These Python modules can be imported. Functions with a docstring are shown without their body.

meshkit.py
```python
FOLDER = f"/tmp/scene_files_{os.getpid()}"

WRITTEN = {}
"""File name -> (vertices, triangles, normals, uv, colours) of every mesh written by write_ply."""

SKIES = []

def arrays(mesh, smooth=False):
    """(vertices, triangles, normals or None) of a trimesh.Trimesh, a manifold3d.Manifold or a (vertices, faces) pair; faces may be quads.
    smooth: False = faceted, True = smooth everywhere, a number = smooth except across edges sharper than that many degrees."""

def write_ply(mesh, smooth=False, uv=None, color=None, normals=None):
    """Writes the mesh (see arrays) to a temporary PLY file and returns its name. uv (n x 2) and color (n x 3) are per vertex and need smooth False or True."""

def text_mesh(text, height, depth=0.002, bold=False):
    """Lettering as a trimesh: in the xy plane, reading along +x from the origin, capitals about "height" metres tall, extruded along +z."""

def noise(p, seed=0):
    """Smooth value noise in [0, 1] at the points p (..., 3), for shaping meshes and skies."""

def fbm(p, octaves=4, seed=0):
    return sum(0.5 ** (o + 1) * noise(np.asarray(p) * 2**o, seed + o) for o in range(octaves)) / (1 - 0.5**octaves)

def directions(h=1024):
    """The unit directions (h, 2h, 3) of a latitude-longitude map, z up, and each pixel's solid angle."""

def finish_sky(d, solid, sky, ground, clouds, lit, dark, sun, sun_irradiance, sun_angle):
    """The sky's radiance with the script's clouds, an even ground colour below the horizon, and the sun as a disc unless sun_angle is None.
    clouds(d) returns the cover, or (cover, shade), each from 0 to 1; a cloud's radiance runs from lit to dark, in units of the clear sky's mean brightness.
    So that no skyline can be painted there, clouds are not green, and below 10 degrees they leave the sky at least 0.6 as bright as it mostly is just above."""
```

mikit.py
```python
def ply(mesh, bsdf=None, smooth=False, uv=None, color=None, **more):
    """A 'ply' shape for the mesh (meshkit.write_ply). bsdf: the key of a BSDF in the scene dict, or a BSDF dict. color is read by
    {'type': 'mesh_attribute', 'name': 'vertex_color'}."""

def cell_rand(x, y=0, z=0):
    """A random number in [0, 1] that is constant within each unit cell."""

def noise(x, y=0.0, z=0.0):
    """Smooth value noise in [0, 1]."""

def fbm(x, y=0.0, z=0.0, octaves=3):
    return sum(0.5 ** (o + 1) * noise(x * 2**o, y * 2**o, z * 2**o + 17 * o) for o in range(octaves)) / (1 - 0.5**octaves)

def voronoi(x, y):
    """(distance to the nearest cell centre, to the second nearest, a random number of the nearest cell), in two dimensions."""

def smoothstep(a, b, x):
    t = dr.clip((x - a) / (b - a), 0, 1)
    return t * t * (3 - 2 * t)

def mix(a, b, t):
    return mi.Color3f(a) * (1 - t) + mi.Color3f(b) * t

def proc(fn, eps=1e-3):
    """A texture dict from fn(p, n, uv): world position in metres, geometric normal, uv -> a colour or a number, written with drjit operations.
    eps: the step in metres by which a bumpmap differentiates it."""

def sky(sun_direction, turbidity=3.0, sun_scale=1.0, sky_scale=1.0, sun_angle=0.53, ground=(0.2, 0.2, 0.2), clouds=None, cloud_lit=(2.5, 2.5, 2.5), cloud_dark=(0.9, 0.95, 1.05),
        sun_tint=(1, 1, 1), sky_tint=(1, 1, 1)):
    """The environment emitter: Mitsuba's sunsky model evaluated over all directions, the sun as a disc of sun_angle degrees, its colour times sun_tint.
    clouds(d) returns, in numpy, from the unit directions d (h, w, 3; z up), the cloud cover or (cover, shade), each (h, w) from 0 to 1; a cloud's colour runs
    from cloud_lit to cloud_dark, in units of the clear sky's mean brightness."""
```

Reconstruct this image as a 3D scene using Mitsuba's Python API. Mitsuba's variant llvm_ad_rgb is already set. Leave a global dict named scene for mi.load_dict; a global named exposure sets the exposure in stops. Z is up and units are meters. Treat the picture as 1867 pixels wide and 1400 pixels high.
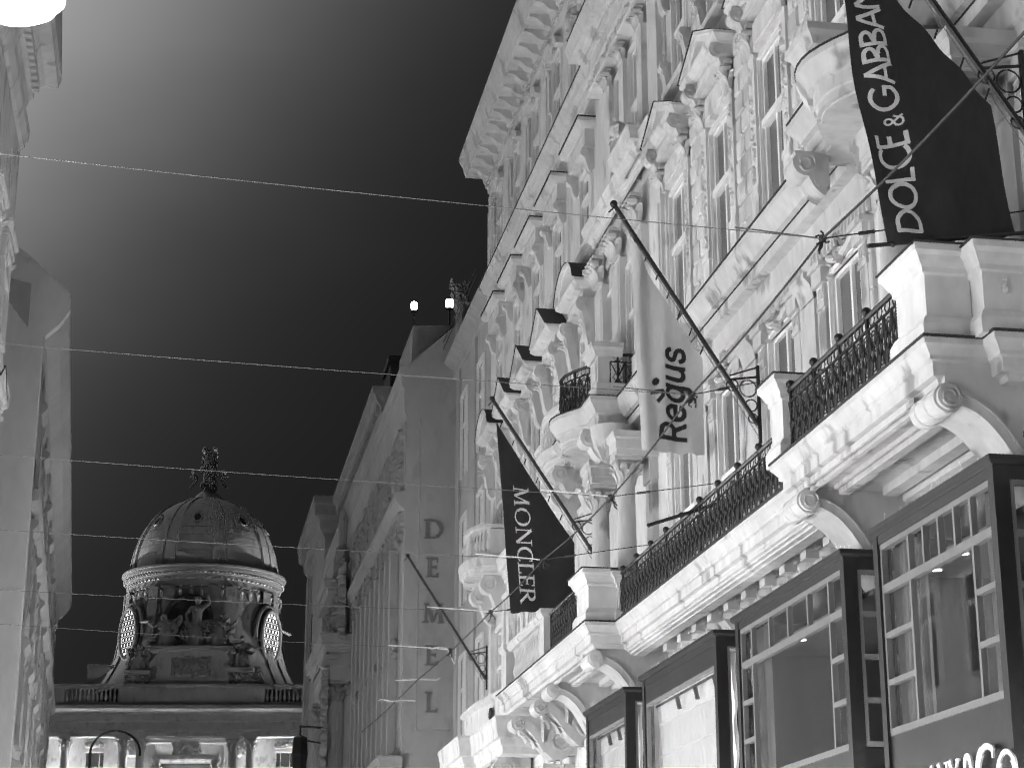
import math, random
import numpy as np, trimesh, mitsuba as mi, drjit as dr
import mikit, meshkit
from shapely.geometry import Polygon, LineString, Point, box as sbox
from shapely.ops import unary_union
from shapely import affinity

T = mi.ScalarTransform4f
rnd = random.Random(7)
scene, labels = {}, {}

# ------------------------------------------------------------------ camera, sky, exposure
F_PX, PITCH, YAW = 3494.0, math.atan(0.312), math.radians(9.96)
CAM = np.array([0, 0, 1.6])
FWD = np.array([math.cos(PITCH) * math.sin(YAW), math.cos(PITCH) * math.cos(YAW), math.sin(PITCH)])
RIGHT = np.array([math.cos(YAW), -math.sin(YAW), 0.0])
scene['camera'] = {'type': 'perspective', 'fov_axis': 'x', 'fov': math.degrees(2 * math.atan(933.5 / F_PX)),
                   'near_clip': 0.1, 'far_clip': 2000.0,
                   'to_world': T().look_at(origin=CAM.tolist(), target=(CAM + FWD).tolist(), up=[0, 0, 1])}
exposure = 0.95
SKY_GLOW, SKY_DARK = 1.25, 0.030  # brightest and darkest tone of the lamp halo painted into the clouds
def painted_glow_clouds(d):
    """a low overcast, the lamp glow painted in as a ramp towards the left and overhead, broken up by noise"""
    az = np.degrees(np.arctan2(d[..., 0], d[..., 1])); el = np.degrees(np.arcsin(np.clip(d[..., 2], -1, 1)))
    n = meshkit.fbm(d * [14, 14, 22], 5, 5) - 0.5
    w = 0.727 * (az - 9.96) - 0.596 * (el - 17.3) + 0.8 * n            # degrees; grows away from the painted glow
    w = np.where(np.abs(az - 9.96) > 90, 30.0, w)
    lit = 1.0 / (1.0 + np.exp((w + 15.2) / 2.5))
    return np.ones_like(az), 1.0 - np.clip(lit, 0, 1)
scene['night_sky'] = mikit.sky([0.3, -0.6, 0.25], sun_scale=0.0, sky_scale=3.0, clouds=painted_glow_clouds,
                               cloud_lit=(SKY_GLOW,) * 3, cloud_dark=(SKY_DARK,) * 3, ground=(0.05, 0.05, 0.05))
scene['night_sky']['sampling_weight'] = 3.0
LIT_DISPLAY, LAMP = 6.0, 125.0

# ------------------------------------------------------------------ materials (the photograph is black and white: greys)
def grey(v): return {'type': 'rgb', 'value': [v, v, v]}
def stained(base, amount=0.3, scale=1.0, spots=0.0):
    def fn(p, n, uv):
        a = mikit.fbm(p.x * 0.9 * scale, p.y * 0.9 * scale, p.z * 0.35 * scale, 4)
        b = mikit.fbm(p.x * 7 * scale, p.y * 7 * scale, p.z * 2.2 * scale + 31, 3)
        v = base * (1 - amount + amount * (0.9 * a + 0.55 * b) * 1.35)
        if spots:
            s = mikit.smoothstep(0.60, 0.72, mikit.fbm(p.x * 2.6, p.y * 2.6, p.z * 1.1 + 77, 4))
            v = v * (1 - spots * s)
        return mi.Color3f(v)
    return mikit.proc(fn)
def plain(name, tex, rough=0.7, bump=None, **kw):
    b = {'type': 'principled', 'base_color': tex if isinstance(tex, dict) else grey(tex), 'roughness': rough, 'specular': 0.35, **kw}
    if bump: b = {'type': 'bumpmap', 'arbitrary': bump[0], 'scale': bump[1], 'bsdf': b}
    scene[name] = {'type': 'twosided', 'bsdf': b}
def rough_fn(s, o=3): return mikit.proc(lambda p, n, uv: mikit.fbm(p.x * s, p.y * s, p.z * s, o), eps=4e-3)
plain('m_plaster', stained(0.58, 0.40, 1.0, 0.28), 0.8)
plain('m_stone', stained(0.54, 0.42, 1.3, 0.45), 0.85, (rough_fn(9), 0.02))
plain('m_balcony', stained(0.46, 0.38, 1.3, 0.5), 0.8)
plain('m_carved', stained(0.52, 0.5, 2.5, 0.3), 0.85, (rough_fn(22), 0.02))
for nm, v in (('m_block', .52), ('m_block_dark', .43), ('m_block_pale', .58)): plain(nm, stained(v, 0.32, 2.0, 0.25), 0.85, (rough_fn(14), 0.015))
plain('m_oldplaster', stained(0.36, 0.30, 0.7, 0.12), 0.9)
plain('m_eaves', stained(0.36, 0.26, 0.6), 0.9)
plain('m_sidewall', stained(0.64, 0.26, 0.6), 0.9)
plain('m_oldcarved', stained(0.30, 0.6, 2.0, 0.5), 0.9)
plain('m_gate', stained(0.33, 0.35, 0.5, 0.2), 0.9)
plain('m_copper', stained(0.17, 0.45, 0.6, 0.35), 0.55)
plain('m_dome', stained(0.46, 0.35, 0.5, 0.25), 0.55)
plain('m_gilt', 0.32, 0.4, metallic=0.4)
plain('m_statue', stained(0.16, 0.4, 2.0), 0.7)
plain('m_roof', stained(0.03, 0.3, 1.0), 0.7)
plain('m_iron', 0.012, 0.42)
plain('m_bronze', stained(0.022, 0.25, 3.0), 0.38, metallic=0.2)
plain('m_sash', stained(0.15, 0.2, 3.0), 0.5)
plain('m_white', stained(0.72, 0.15, 2.0), 0.6)
plain('m_darkpane', stained(0.10, 0.5, 0.9), 0.10)
plain('m_greypane', stained(0.13, 0.5, 0.8), 0.12)
plain('m_blind', 0.5, 0.8)
plain('m_black_cloth', stained(0.022, 0.35, 4.0), 0.8, sheen=0.3)
plain('m_grey_cloth', stained(0.48, 0.12, 4.0), 0.9)
plain('m_print_white', 0.62, 0.8)
plain('m_print_dark', 0.018, 0.8)
plain('m_letter', 0.15, 0.6)
plain('m_cable', 0.02, 0.6)
plain('m_wire', 0.13, 0.6)
plain('m_insulator', 0.85, 0.4)
plain('m_curtain', stained(0.10, 0.2, 3.0), 0.9)
plain('m_interior', stained(0.08, 0.2, 0.8), 0.8)
plain('m_ceiling', 0.5, 0.8)
plain('m_fluted', 0.72, 0.4)
plain('m_street', stained(0.34, 0.4, 0.7, 0.3), 0.8)
plain('m_paving', stained(0.42, 0.35, 0.9, 0.3), 0.8)
scene['m_glass'] = {'type': 'thindielectric', 'int_ior': 1.5}
def lamp(L): return {'type': 'area', 'radiance': grey(L)}

# ------------------------------------------------------------------ mesh kit; local axes: s along the facade, o out of the wall, z up
class MB:
    def __init__(self): self.v, self.f, self.n = [], [], 0
    def add(self, v, f):
        v = np.asarray(v, float).reshape(-1, 3); f = np.asarray(f, int)
        if f.size == 0: return self
        if f.shape[1] == 4: f = np.vstack([f[:, [0, 1, 2]], f[:, [0, 2, 3]]])
        self.v.append(v); self.f.append(f + self.n); self.n += len(v); return self
    def tm(self, m): return self.add(m.vertices, m.faces)
    def box(self, s0, s1, o0, o1, z0, z1):
        v = [(s, o, z) for s in (s0, s1) for o in (o0, o1) for z in (z0, z1)]
        return self.add(v, [[0, 1, 3, 2], [4, 6, 7, 5], [0, 4, 5, 1], [2, 3, 7, 6], [0, 2, 6, 4], [1, 5, 7, 3]])
    def cbox(self, s0, s1, o0, o1, z0, z1, c=0.02):
        """a block whose outer face is chamfered"""
        v = []
        for o, k in ((o0, 0), (o1 - c, 0), (o1, c)):
            v += [(s0 + k, o, z0 + k), (s1 - k, o, z0 + k), (s1 - k, o, z1 - k), (s0 + k, o, z1 - k)]
        f = [[8, 9, 10, 11]]
        for r in (0, 4):
            f += [[r + i, r + (i + 1) % 4, r + 4 + (i + 1) % 4, r + 4 + i] for i in range(4)]
        return self.add(v, f)
    def sweep(self, path, prof, closed=False, caps=True):
        P = np.asarray(path, float); Q = np.asarray(prof, float); n = len(P)
        d = np.diff(P, axis=0, append=P[:1]); d /= np.linalg.norm(d, axis=1, keepdims=True) + 1e-12
        nl = np.stack([-d[:, 1], d[:, 0]], 1); m = np.zeros_like(P)
        for k in range(n):
            a = nl[k - 1] if (k > 0 or closed) else nl[k]; b = nl[k] if (k < n - 1 or closed) else nl[k - 1]
            h = a + b; h /= np.linalg.norm(h) + 1e-12; m[k] = h / max(h @ b, 0.3)
        v = np.array([[*(P[k] + q[0] * m[k]), q[1]] for k in range(n) for q in Q]); L = len(Q); f = []
        for k in range(n if closed else n - 1):
            k2 = (k + 1) % n
            f += [[k * L + i, k2 * L + i, k2 * L + i + 1, k * L + i + 1] for i in range(L - 1)]
        self.add(v, f)
        if caps and not closed:
            pv, pf = trimesh.creation.triangulate_polygon(Polygon(Q).buffer(0), engine='earcut') if L > 2 else (None, None)
            if pv is not None:
                for k in (0, n - 1): self.add([[*(P[k] + q[0] * m[k]), q[1]] for q in pv], pf)
        return self
    def rev(self, cs, co, prof, n=20, a0=0.0, a1=360.0):
        full = abs(a1 - a0) >= 359.9; A = np.radians(np.linspace(a0, a1, n + 1))[:n if full else n + 1]
        Q = np.asarray(prof, float); L = len(Q)
        v = [[cs + r * math.cos(a), co + r * math.sin(a), z] for a in A for r, z in Q]; m = len(A)
        return self.add(v, [[k * L + i, ((k + 1) % m) * L + i, ((k + 1) % m) * L + i + 1, k * L + i + 1] for k in range(m if full else m - 1) for i in range(L - 1)])
    def tube(self, pts, r, n=6):
        p = np.asarray(pts, float); t = np.gradient(p, axis=0); t /= np.linalg.norm(t, axis=1, keepdims=True) + 1e-12
        ref = np.array([0, 0, 1.0]) if abs(t[0][2]) < 0.9 else np.array([1.0, 0, 0]); v = []
        rr = np.broadcast_to(r, (len(p),))
        for i in range(len(p)):
            a = np.cross(t[i], ref)
            if np.linalg.norm(a) < 1e-3: a = np.cross(t[i], [0, 1.0, 0])
            a /= np.linalg.norm(a); b = np.cross(t[i], a)
            v += [p[i] + rr[i] * (math.cos(x) * a + math.sin(x) * b) for x in np.arange(n) * 2 * math.pi / n]
        f = [[i * n + j, i * n + (j + 1) % n, (i + 1) * n + (j + 1) % n, (i + 1) * n + j] for i in range(len(p) - 1) for j in range(n)]
        self.add(v, f)
        for e in (0, len(p) - 1): self.add([v[e * n + j] for j in range(n)], [[0, j, j + 1] for j in range(1, n - 1)])
        return self
    def ball(self, s, o, z, r, sub=1, sc=(1, 1, 1)):
        m = ICO[sub]; return self.add(m.vertices * r * np.array(sc) + [s, o, z], m.faces)
    def poly_o(self, poly, o0, o1):
        for g in getattr(poly, 'geoms', [poly]):
            if g.is_empty: continue
            m = trimesh.creation.extrude_polygon(g, o1 - o0, engine='earcut'); V = m.vertices
            self.add(np.stack([V[:, 0], o0 + V[:, 2], V[:, 1]], 1), m.faces[:, ::-1])
        return self
    def poly_s(self, poly, s0, s1):
        for g in getattr(poly, 'geoms', [poly]):
            if g.is_empty: continue
            m = trimesh.creation.extrude_polygon(g, s1 - s0, engine='earcut'); V = m.vertices
            self.add(np.stack([s0 + V[:, 2], V[:, 0], V[:, 1]], 1), m.faces)
        return self
    def leaf(self, b, ds, do, h, w, curl=0.45, lean=0.1):
        """an acanthus leaf: from b, up h, its tip curling out along (ds, do)"""
        b = np.asarray(b, float); out = np.array([ds, do, 0.0]); side = np.array([-do, ds, 0.0]); v = []
        for t, k in ((0, .5), (.3, .9), (.6, 1.0), (.85, .75), (1.0, .35)):
            zz = h * t if t < .9 else h * .86; oo = h * (lean * t + curl * t ** 4)
            c = b + out * oo + np.array([0, 0, zz])
            v += [c - side * w / 2 * k, c + out * 0.12 * w, c + side * w / 2 * k]
        return self.add(v, [[3 * i + j, 3 * i + j + 1, 3 * i + j + 4, 3 * i + j + 3] for i in range(4) for j in (0, 1)])
    def foliage(self, s0, s1, z0, z1, o, n, size, rng, depth=0.05):
        """carved foliage: many small curled leaves on a wall face"""
        for _ in range(n):
            s, z = rng.uniform(s0, s1), rng.uniform(z0, z1); a = rng.uniform(0, 6.28); h = size * rng.uniform(.6, 1.3); w = h * .55
            u = np.array([math.cos(a), 0, math.sin(a)]); side = np.array([-math.sin(a), 0, math.cos(a)]); out = np.array([0, 1.0, 0]); v = []
            b = np.array([s, o, z])
            for t, k, e in ((0, .4, .1), (.4, 1, .9), (.75, .8, 1.0), (1, .15, .35)):
                c = b + u * h * (t - .5); v += [c - side * w / 2 * k, c + out * depth * e, c + side * w / 2 * k]
            self.add(v, [[3 * i + j, 3 * i + j + 1, 3 * i + j + 4, 3 * i + j + 3] for i in range(3) for j in (0, 1)])
        return self
ICO = {k: trimesh.creation.icosphere(subdivisions=k) for k in (0, 1, 2)}

def frame(origin, s, o):
    m = np.eye(4); m[:3, 0], m[:3, 1], m[:3, 2], m[:3, 3] = s, o, (0, 0, 1), origin; return m
WALL_X = 8.5
RIGHT_SIDE = frame((WALL_X, 0, 0), (0, 1, 0), (-1, 0, 0))
WORLD = np.eye(4)
FRAME = RIGHT_SIDE
used = {}
def numbered(k):
    used[k] = used.get(k, -1) + 1
    return k if used[k] == 0 else f'{k}_{used[k]:03d}'
def put(name, mb, bsdf, parent=None, label=None, cat=None, group=None, kind=None, smooth=False, emit=None, fr=None, weight=.25):
    key = numbered((parent + '__' if parent else '') + name)
    if mb is not None:
        v = np.vstack(mb.v); f = np.vstack(mb.f); m = FRAME if fr is None else fr
        v = v @ m[:3, :3].T + m[:3, 3]
        if np.linalg.det(m[:3, :3]) < 0: f = f[:, ::-1]
        scene[key] = mikit.ply(trimesh.Trimesh(v, f, process=False), bsdf, smooth=smooth)
        if emit: scene[key]['emitter'] = {**lamp(emit), 'sampling_weight': weight}
    d = {k: x for k, x in (('label', label), ('category', cat), ('group', group), ('kind', kind)) if x}
    if d: labels[key] = d
    return key
def thing(name, label, cat, group=None): return put(name, None, None, None, label, cat, group)

# ------------------------------------------------------------------ ornament vocabulary
def cornice_prof(z, h, d, back=0.0):
    """top at z, total height h, total projection d"""
    return [(back, z), (d, z), (d, z - .10 * h), (d * .93, z - .16 * h), (d * .84, z - .34 * h), (d * .80, z - .40 * h), (d * .80, z - .58 * h), (d * .46, z - .60 * h), (d * .40, z - .74 * h), (d * .22, z - .82 * h), (d * .18, z - h), (back, z - h)]
def hood_path(s0, s1, o=0.0): return [(s0, 0), (s0, o), (s1, o), (s1, 0)] if o else [(s0, 0), (s1, 0)]
def returned(mb, s0, s1, o, prof):
    """a moulding round the three free sides of a block standing o proud of the wall"""
    return mb.sweep([(s1, 0), (s1, o), (s0, o), (s0, 0)][::-1], prof, caps=False)
def capital(mb, s, o, z, w, h, half=True):
    """a leafy capital, abacus w wide with its top at z"""
    mb.box(s - w * .62, s + w * .62, o - .02, o + w * .34, z - h * .14, z)
    mb.box(s - w * .46, s + w * .46, o - .02, o + w * .12, z - h, z - h * .14)
    for k in range(4): mb.leaf((s + (k - 1.5) * w * .27, o + w * .12, z - h), 0, 1, h * .55, w * .30, .5)
    for k in range(3): mb.leaf((s + (k - 1) * w * .36, o + w * .12, z - h * .75), 0, 1, h * .6, w * .34, .55)
    for e in (-1, 1):
        mb.leaf((s + e * w * .46, o + w * .05, z - h), e, 0, h * .6, w * .26, .5)
        c = np.array([s + e * w * .52, o + w * .2, z - h * .28])
        mb.tube([c + [0, -.05, 0], c + [0, .10 * w + .05, 0]], w * .14, 8)
        mb.tube([c + [0, .10 * w + .05, 0], c + [0, .10 * w + .09, 0]], w * .07, 6)
    return mb
def column_capital(mb, s, o, z, r, h):
    mb.rev(s, o, [(r * .9, z - h), (r * .86, z - h * .2), (r * 1.0, z - h * .14)], 14)
    q = r * 1.35; mb.box(s - q, s + q, o - q, o + q, z - h * .14, z)
    for row, (b, hh, n) in enumerate(((0, .5, 8), (.22, .56, 8))):
        for k in range(n):
            a = (k + .5 * row) * 2 * math.pi / n
            mb.leaf((s + r * .9 * math.cos(a), o + r * .9 * math.sin(a), z - h + b * h), math.cos(a), math.sin(a), hh * h, r * .75, .5)
    for e in (-1, 1):
        for f in (-1, 1):
            c = np.array([s + e * r * 1.1, o + f * r * 1.1, z - h * .30]); mb.ball(*c, r * .30, 1)
            mb.tube([c + [0, 0, .02], c + [-e * r * .5, -f * r * .5, -.1 * h]], r * .16, 5)
    return mb
def scroll_poly(r_top, p0, p3, th, web=True):
    """side outline (o, z) of an S console: scroll at p0 (outer, upper), running down to p3 on the wall"""
    p0, p3 = np.array(p0, float), np.array(p3, float); d = p3 - p0
    c1, c2 = p0 + [d[0] * .55, d[1] * .02], p3 + [-d[0] * .42, d[1] * -.06]
    t = np.linspace(0, 1, 26)[:, None]
    cv = (1 - t) ** 3 * p0 + 3 * (1 - t) ** 2 * t * c1 + 3 * (1 - t) * t ** 2 * c2 + t ** 3 * p3
    return cv, LineString(cv).buffer(th, cap_style='flat')
def spiral(mb, s, o, z, r, tr, e, turns=2.0, n=26):
    """raised volute ring on the side face of a scroll, facing -s (e=-1) or +s"""
    A = np.linspace(0, turns * 2 * math.pi, n)
    R = r * (1 - .72 * A / A[-1])
    return mb.tube(np.stack([np.full(n, s), o + R * np.cos(A + 2.2), z + R * np.sin(A + 2.2)], 1), tr, 5)
def console(parent, s, o_out, z_top, o_wall, z_bot, w, r, name='console', mat='m_balcony'):
    """a large S bracket: web, band and scroll"""
    cv, band = scroll_poly(r, (o_out, z_top - r), (o_wall + .05, z_bot + .1), r * .42)
    m = MB(); web = Polygon([(o_wall - .02, z_top + .12), (o_out - .02, z_top + .12), *cv.tolist(), (o_wall - .02, z_bot)]).buffer(0)
    m.poly_s(web, s - w * .36, s + w * .36)
    m.poly_s(band, s - w * .5, s + w * .5)
    k = put(name, m, mat, parent, smooth=35)
    g = MB(); n = 20; A = np.linspace(0, 2 * math.pi, n + 1)[:-1]
    for i, (a, b) in enumerate(((-.58, -.50), (-.5, -.3), (-.3, -.1), (-.1, .1), (.1, .3), (.3, .5), (.5, .58))):
        rr = r * (.86 if i in (0, 6) else 1.0 + .03 * (i % 2)); g.poly_s(Point(o_out, z_top - r).buffer(rr, 10), s + a * w, s + b * w)
    put('scroll', g, mat, k, smooth=35)
    q = MB()
    for e in (-1, 1):
        spiral(q, s + e * w * .59, o_out, z_top - r, r * .72, r * .09, e, 1.6)
        q.poly_s(LineString(cv).buffer(r * .42, cap_style='flat').difference(LineString(cv).buffer(r * .30, cap_style='flat')), s + e * w * .5 - .012, s + e * w * .5 + .012)
    put('fillet', q, mat, k)
    return k
def leaf_console(parent, s, o, z, w, h, d, mat='m_carved', name='console'):
    """window console: an upright scroll with an acanthus leaf, top at z"""
    cv, band = scroll_poly(.1, (o + d * .8, z - d * .4), (o + .03, z - h), d * .24)
    web = Polygon([(o - .02, z), (o + d, z), (o + d, z - .03), *cv.tolist(), (o - .02, z - h)]).buffer(0)
    m = MB().poly_s(web, s - w * .4, s + w * .4); m.poly_s(band, s - w * .5, s + w * .5); m.poly_s(Point(o + d * .72, z - d * .45).buffer(d * .40, 6), s - w * .54, s + w * .54)
    m.poly_s(Point(o + d * .22, z - h + d * .25).buffer(d * .26, 6), s - w * .54, s + w * .54)
    for k in range(3): m.leaf((s + (k - 1) * w * .3, o + d * .1, z - h * (.95 - .1 * (k == 1))), 0, 1, h * .55, w * .4, .35, .3)
    for e in (-1, 1): spiral(m, s + e * w * .55, o + d * .70, z - d * .45, d * .3, d * .05, e, 1.5, 14)
    return put(name, m, mat, parent, smooth=30)
def dentils(mb, s0, s1, o0, o1, z0, z1, pitch, fill=.55):
    n = max(1, int((s1 - s0) / pitch))
    for k in range(n):
        a = s0 + (k + .5 - fill / 2) * (s1 - s0) / n; mb.box(a, a + fill * (s1 - s0) / n, o0, o1, z0, z1)
    return mb
def window(parent, sc, z0, z1, w, transom=None, o=-.11, casing=.14, pane='m_darkpane', fmat='m_white', mull=True, proud=.03, base=0.0, label=None):
    """a window in an opening: casing on the wall face, sash bars and panes set back"""
    m = MB(); a, b = sc - w / 2, sc + w / 2
    m.poly_o(sbox(a - casing, z0 - .02, b + casing, z1 + casing).difference(sbox(a, z0 - .1, b, z1)), base - .01, base + proud)
    m.poly_o(sbox(a - casing * .45, z0 - .02, b + casing * .45, z1 + casing * .45).difference(sbox(a, z0 - .1, b, z1)), base + proud, base + proud + .02)
    t = .06; m.poly_o(sbox(a, z0, b, z1).difference(sbox(a + t, z0 + t, b - t, z1 - t)), o - .03, o + .06)
    if transom: m.box(a, b, o - .02, o + .11, transom - .06, transom + .06)
    if mull: m.box(sc - .035, sc + .035, o - .02, o + .05, z0, z1)
    k = put('window', m, fmat, parent, label=label)
    zs = [z0, *( [transom] if transom else []), z1]
    for i in range(len(zs) - 1):
        for c0, c1 in (((a, sc), (sc, b)) if mull else ((a, b),)):
            put('pane', MB().box(c0, c1, o - .015, o, zs[i], zs[i + 1]), pane, k)
    return k
def pediment(parent, sc, w, zb, rise, d, shape, mat='m_plaster', relief=True, ent=.34):
    """entablature with a triangular, curved or flat top; zb = underside of the entablature"""
    a, b = sc - w / 2, sc + w / 2; m = MB(); z1 = zb + ent
    returned(m, a, b, d * .45, [(0, z1), (d * .5, z1), (d * .5, z1 - .05), (d * .42, z1 - .09), (d * .3, z1 - .14), (.03, z1 - .16), (.03, zb + .08), (.06, zb + .06), (.06, zb), (0, zb)])
    m.box(a + .02, b - .02, 0, d * .44, zb, z1)
    if shape == 'flat': m.box(a - d * .45, b + d * .45, 0, d * .92, z1, z1 + .05)
    else:
        A = a - d * .5; B = b + d * .5
        if shape == 'tri': top = [(A, z1), (sc, z1 + rise), (B, z1)]
        else:
            t = np.linspace(-1, 1, 15); top = [(sc + (B - A) / 2 * x, z1 + rise * (1 - x * x) ** .62) for x in t]
        th = .17; poly = Polygon(top + [(B, z1 - .03), (A, z1 - .03)]).buffer(0)
        inner = Polygon([(A + .0, z1 - .1)] + [(x + (sc - x) * .10, zz - th) for x, zz in top] + [(B, z1 - .1)]).buffer(0)
        m.poly_o(poly, -.02, d * .5); rim = poly.difference(inner)
        m.poly_o(rim, d * .5, d * .86); m.poly_o(affinity.scale(rim, 1.0, 1.0).buffer(.0).intersection(Polygon(top + [(B, z1 + .02), (A, z1 + .02)]).buffer(.001)).difference(Polygon([(x, zz - .07) for x, zz in top] + [(B, z1 - 1), (A, z1 - 1)]).buffer(0)), d * .86, d)
    k = put('pediment', m, mat, parent)
    if shape != 'flat':
        if relief: put('relief', MB().foliage(sc - w * .22, sc + w * .22, z1 + .02, z1 + rise * .45, d * .5, 26, .14, rnd, .07), 'm_carved', k)
        fl = MB()
        if shape == 'tri': fl.add([(A, -.02, z1 + .012), (sc, -.02, z1 + rise + .02), (B, -.02, z1 + .012), (A, d + .02, z1 + .012), (sc, d + .02, z1 + rise + .02), (B, d + .02, z1 + .012)], [[0, 1, 4, 3], [1, 2, 5, 4]])
        else: fl.add([(x, oo, zz + .012) for x, zz in top for oo in (-.02, d + .02)], [[2 * i, 2 * i + 1, 2 * i + 3, 2 * i + 2] for i in range(len(top) - 1)])
        put('flashing', fl, 'm_roof', k)
    dm = dentils(MB(), a + .1, b - .1, d * .45, d * .45 + .05, z1 - .22, z1 - .155, .11); put('dentil_course', dm, mat, k, kind='stuff')
    return k
def garland(parent, s0, s1, z, o, mat='m_carved'):
    m = MB(); t = np.linspace(0, 1, 18); c = (s0 + s1) / 2
    zz = z - .16 * np.sin(t * math.pi); pts = np.stack([s0 + (s1 - s0) * t, np.full(18, o + .05), zz], 1)
    m.tube(pts, .035 + .035 * np.sin(t * math.pi), 6)
    m.foliage(c - .14, c + .14, z - .3, z - .02, o + .06, 12, .12, rnd, .09); m.foliage(s0 - .06, s0 + .06, z - .25, z + .06, o, 7, .12, rnd, .07); m.foliage(s1 - .06, s1 + .06, z - .25, z + .06, o, 7, .12, rnd, .07)
    return put('garland', m, mat, parent, smooth=40)
def baluster(mb, s, o, z0, z1, r):
    h = z1 - z0; mb.rev(s, o, [(r, z0), (r, z0 + .08 * h), (r * .55, z0 + .12 * h), (r * 1.1, z0 + .35 * h), (r * .5, z0 + .62 * h), (r * .45, z0 + .8 * h), (r * .9, z0 + .88 * h), (r * .9, z1)], 8)


# ================================================================== the setting
FRAME = WORLD
put('street', MB().box(-5.0, 8.6, -12, 175, -.3, 0.0), 'm_street', kind='structure')
put('ground', MB().box(-75, 75, -25, 215, -1.0, -.31), 'm_street', kind='structure')
put('pavement', MB().box(-5.0, -2.6, -12, 130, 0.0, .13), 'm_paving', kind='structure')
put('pavement', MB().box(6.0, 8.6, -12, 130, 0.0, .13), 'm_paving', kind='structure')

# ================================================================== the ornate palace on the right (s = y, o = 8.5 - x)
FRAME = RIGHT_SIDE
P = thing('palace_building', 'ornate white stone facade with long iron balcony, columns and pedimented windows on the right', 'building')
C3 = [22.7, 25.45, 28.25, 31.0]                  # near wing window axes
CR = [38.8, 41.9, 44.7, 47.4, 50.2]              # far wing window axes
END = 51.9
holes = []
def hole(c, w, z0, z1): holes.append(sbox(c - w / 2, z0, c + w / 2, z1))
for c in C3:
    hole(c, 1.16, 12.3, 15.35); hole(c, 1.2, 7.65, 10.95)
for c in (25.4, 28.2, 30.6, 34.0, 35.25): hole(c, .85, 17.3, 19.7)
for c in (34.5, 36.2): hole(c, .95, 12.3, 15.2)
for c in (19.6, 17.9): hole(c, 1.2, 7.65, 10.95); hole(c, 1.16, 12.3, 15.35)
for c in CR:
    hole(c, 1.1, 12.3, 15.1); hole(c, 1.0, 17.2, 18.95); hole(c, .95, 21.35, 23.45)
for c in CR[1:]: hole(c, 1.1, 7.9, 10.6)
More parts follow.
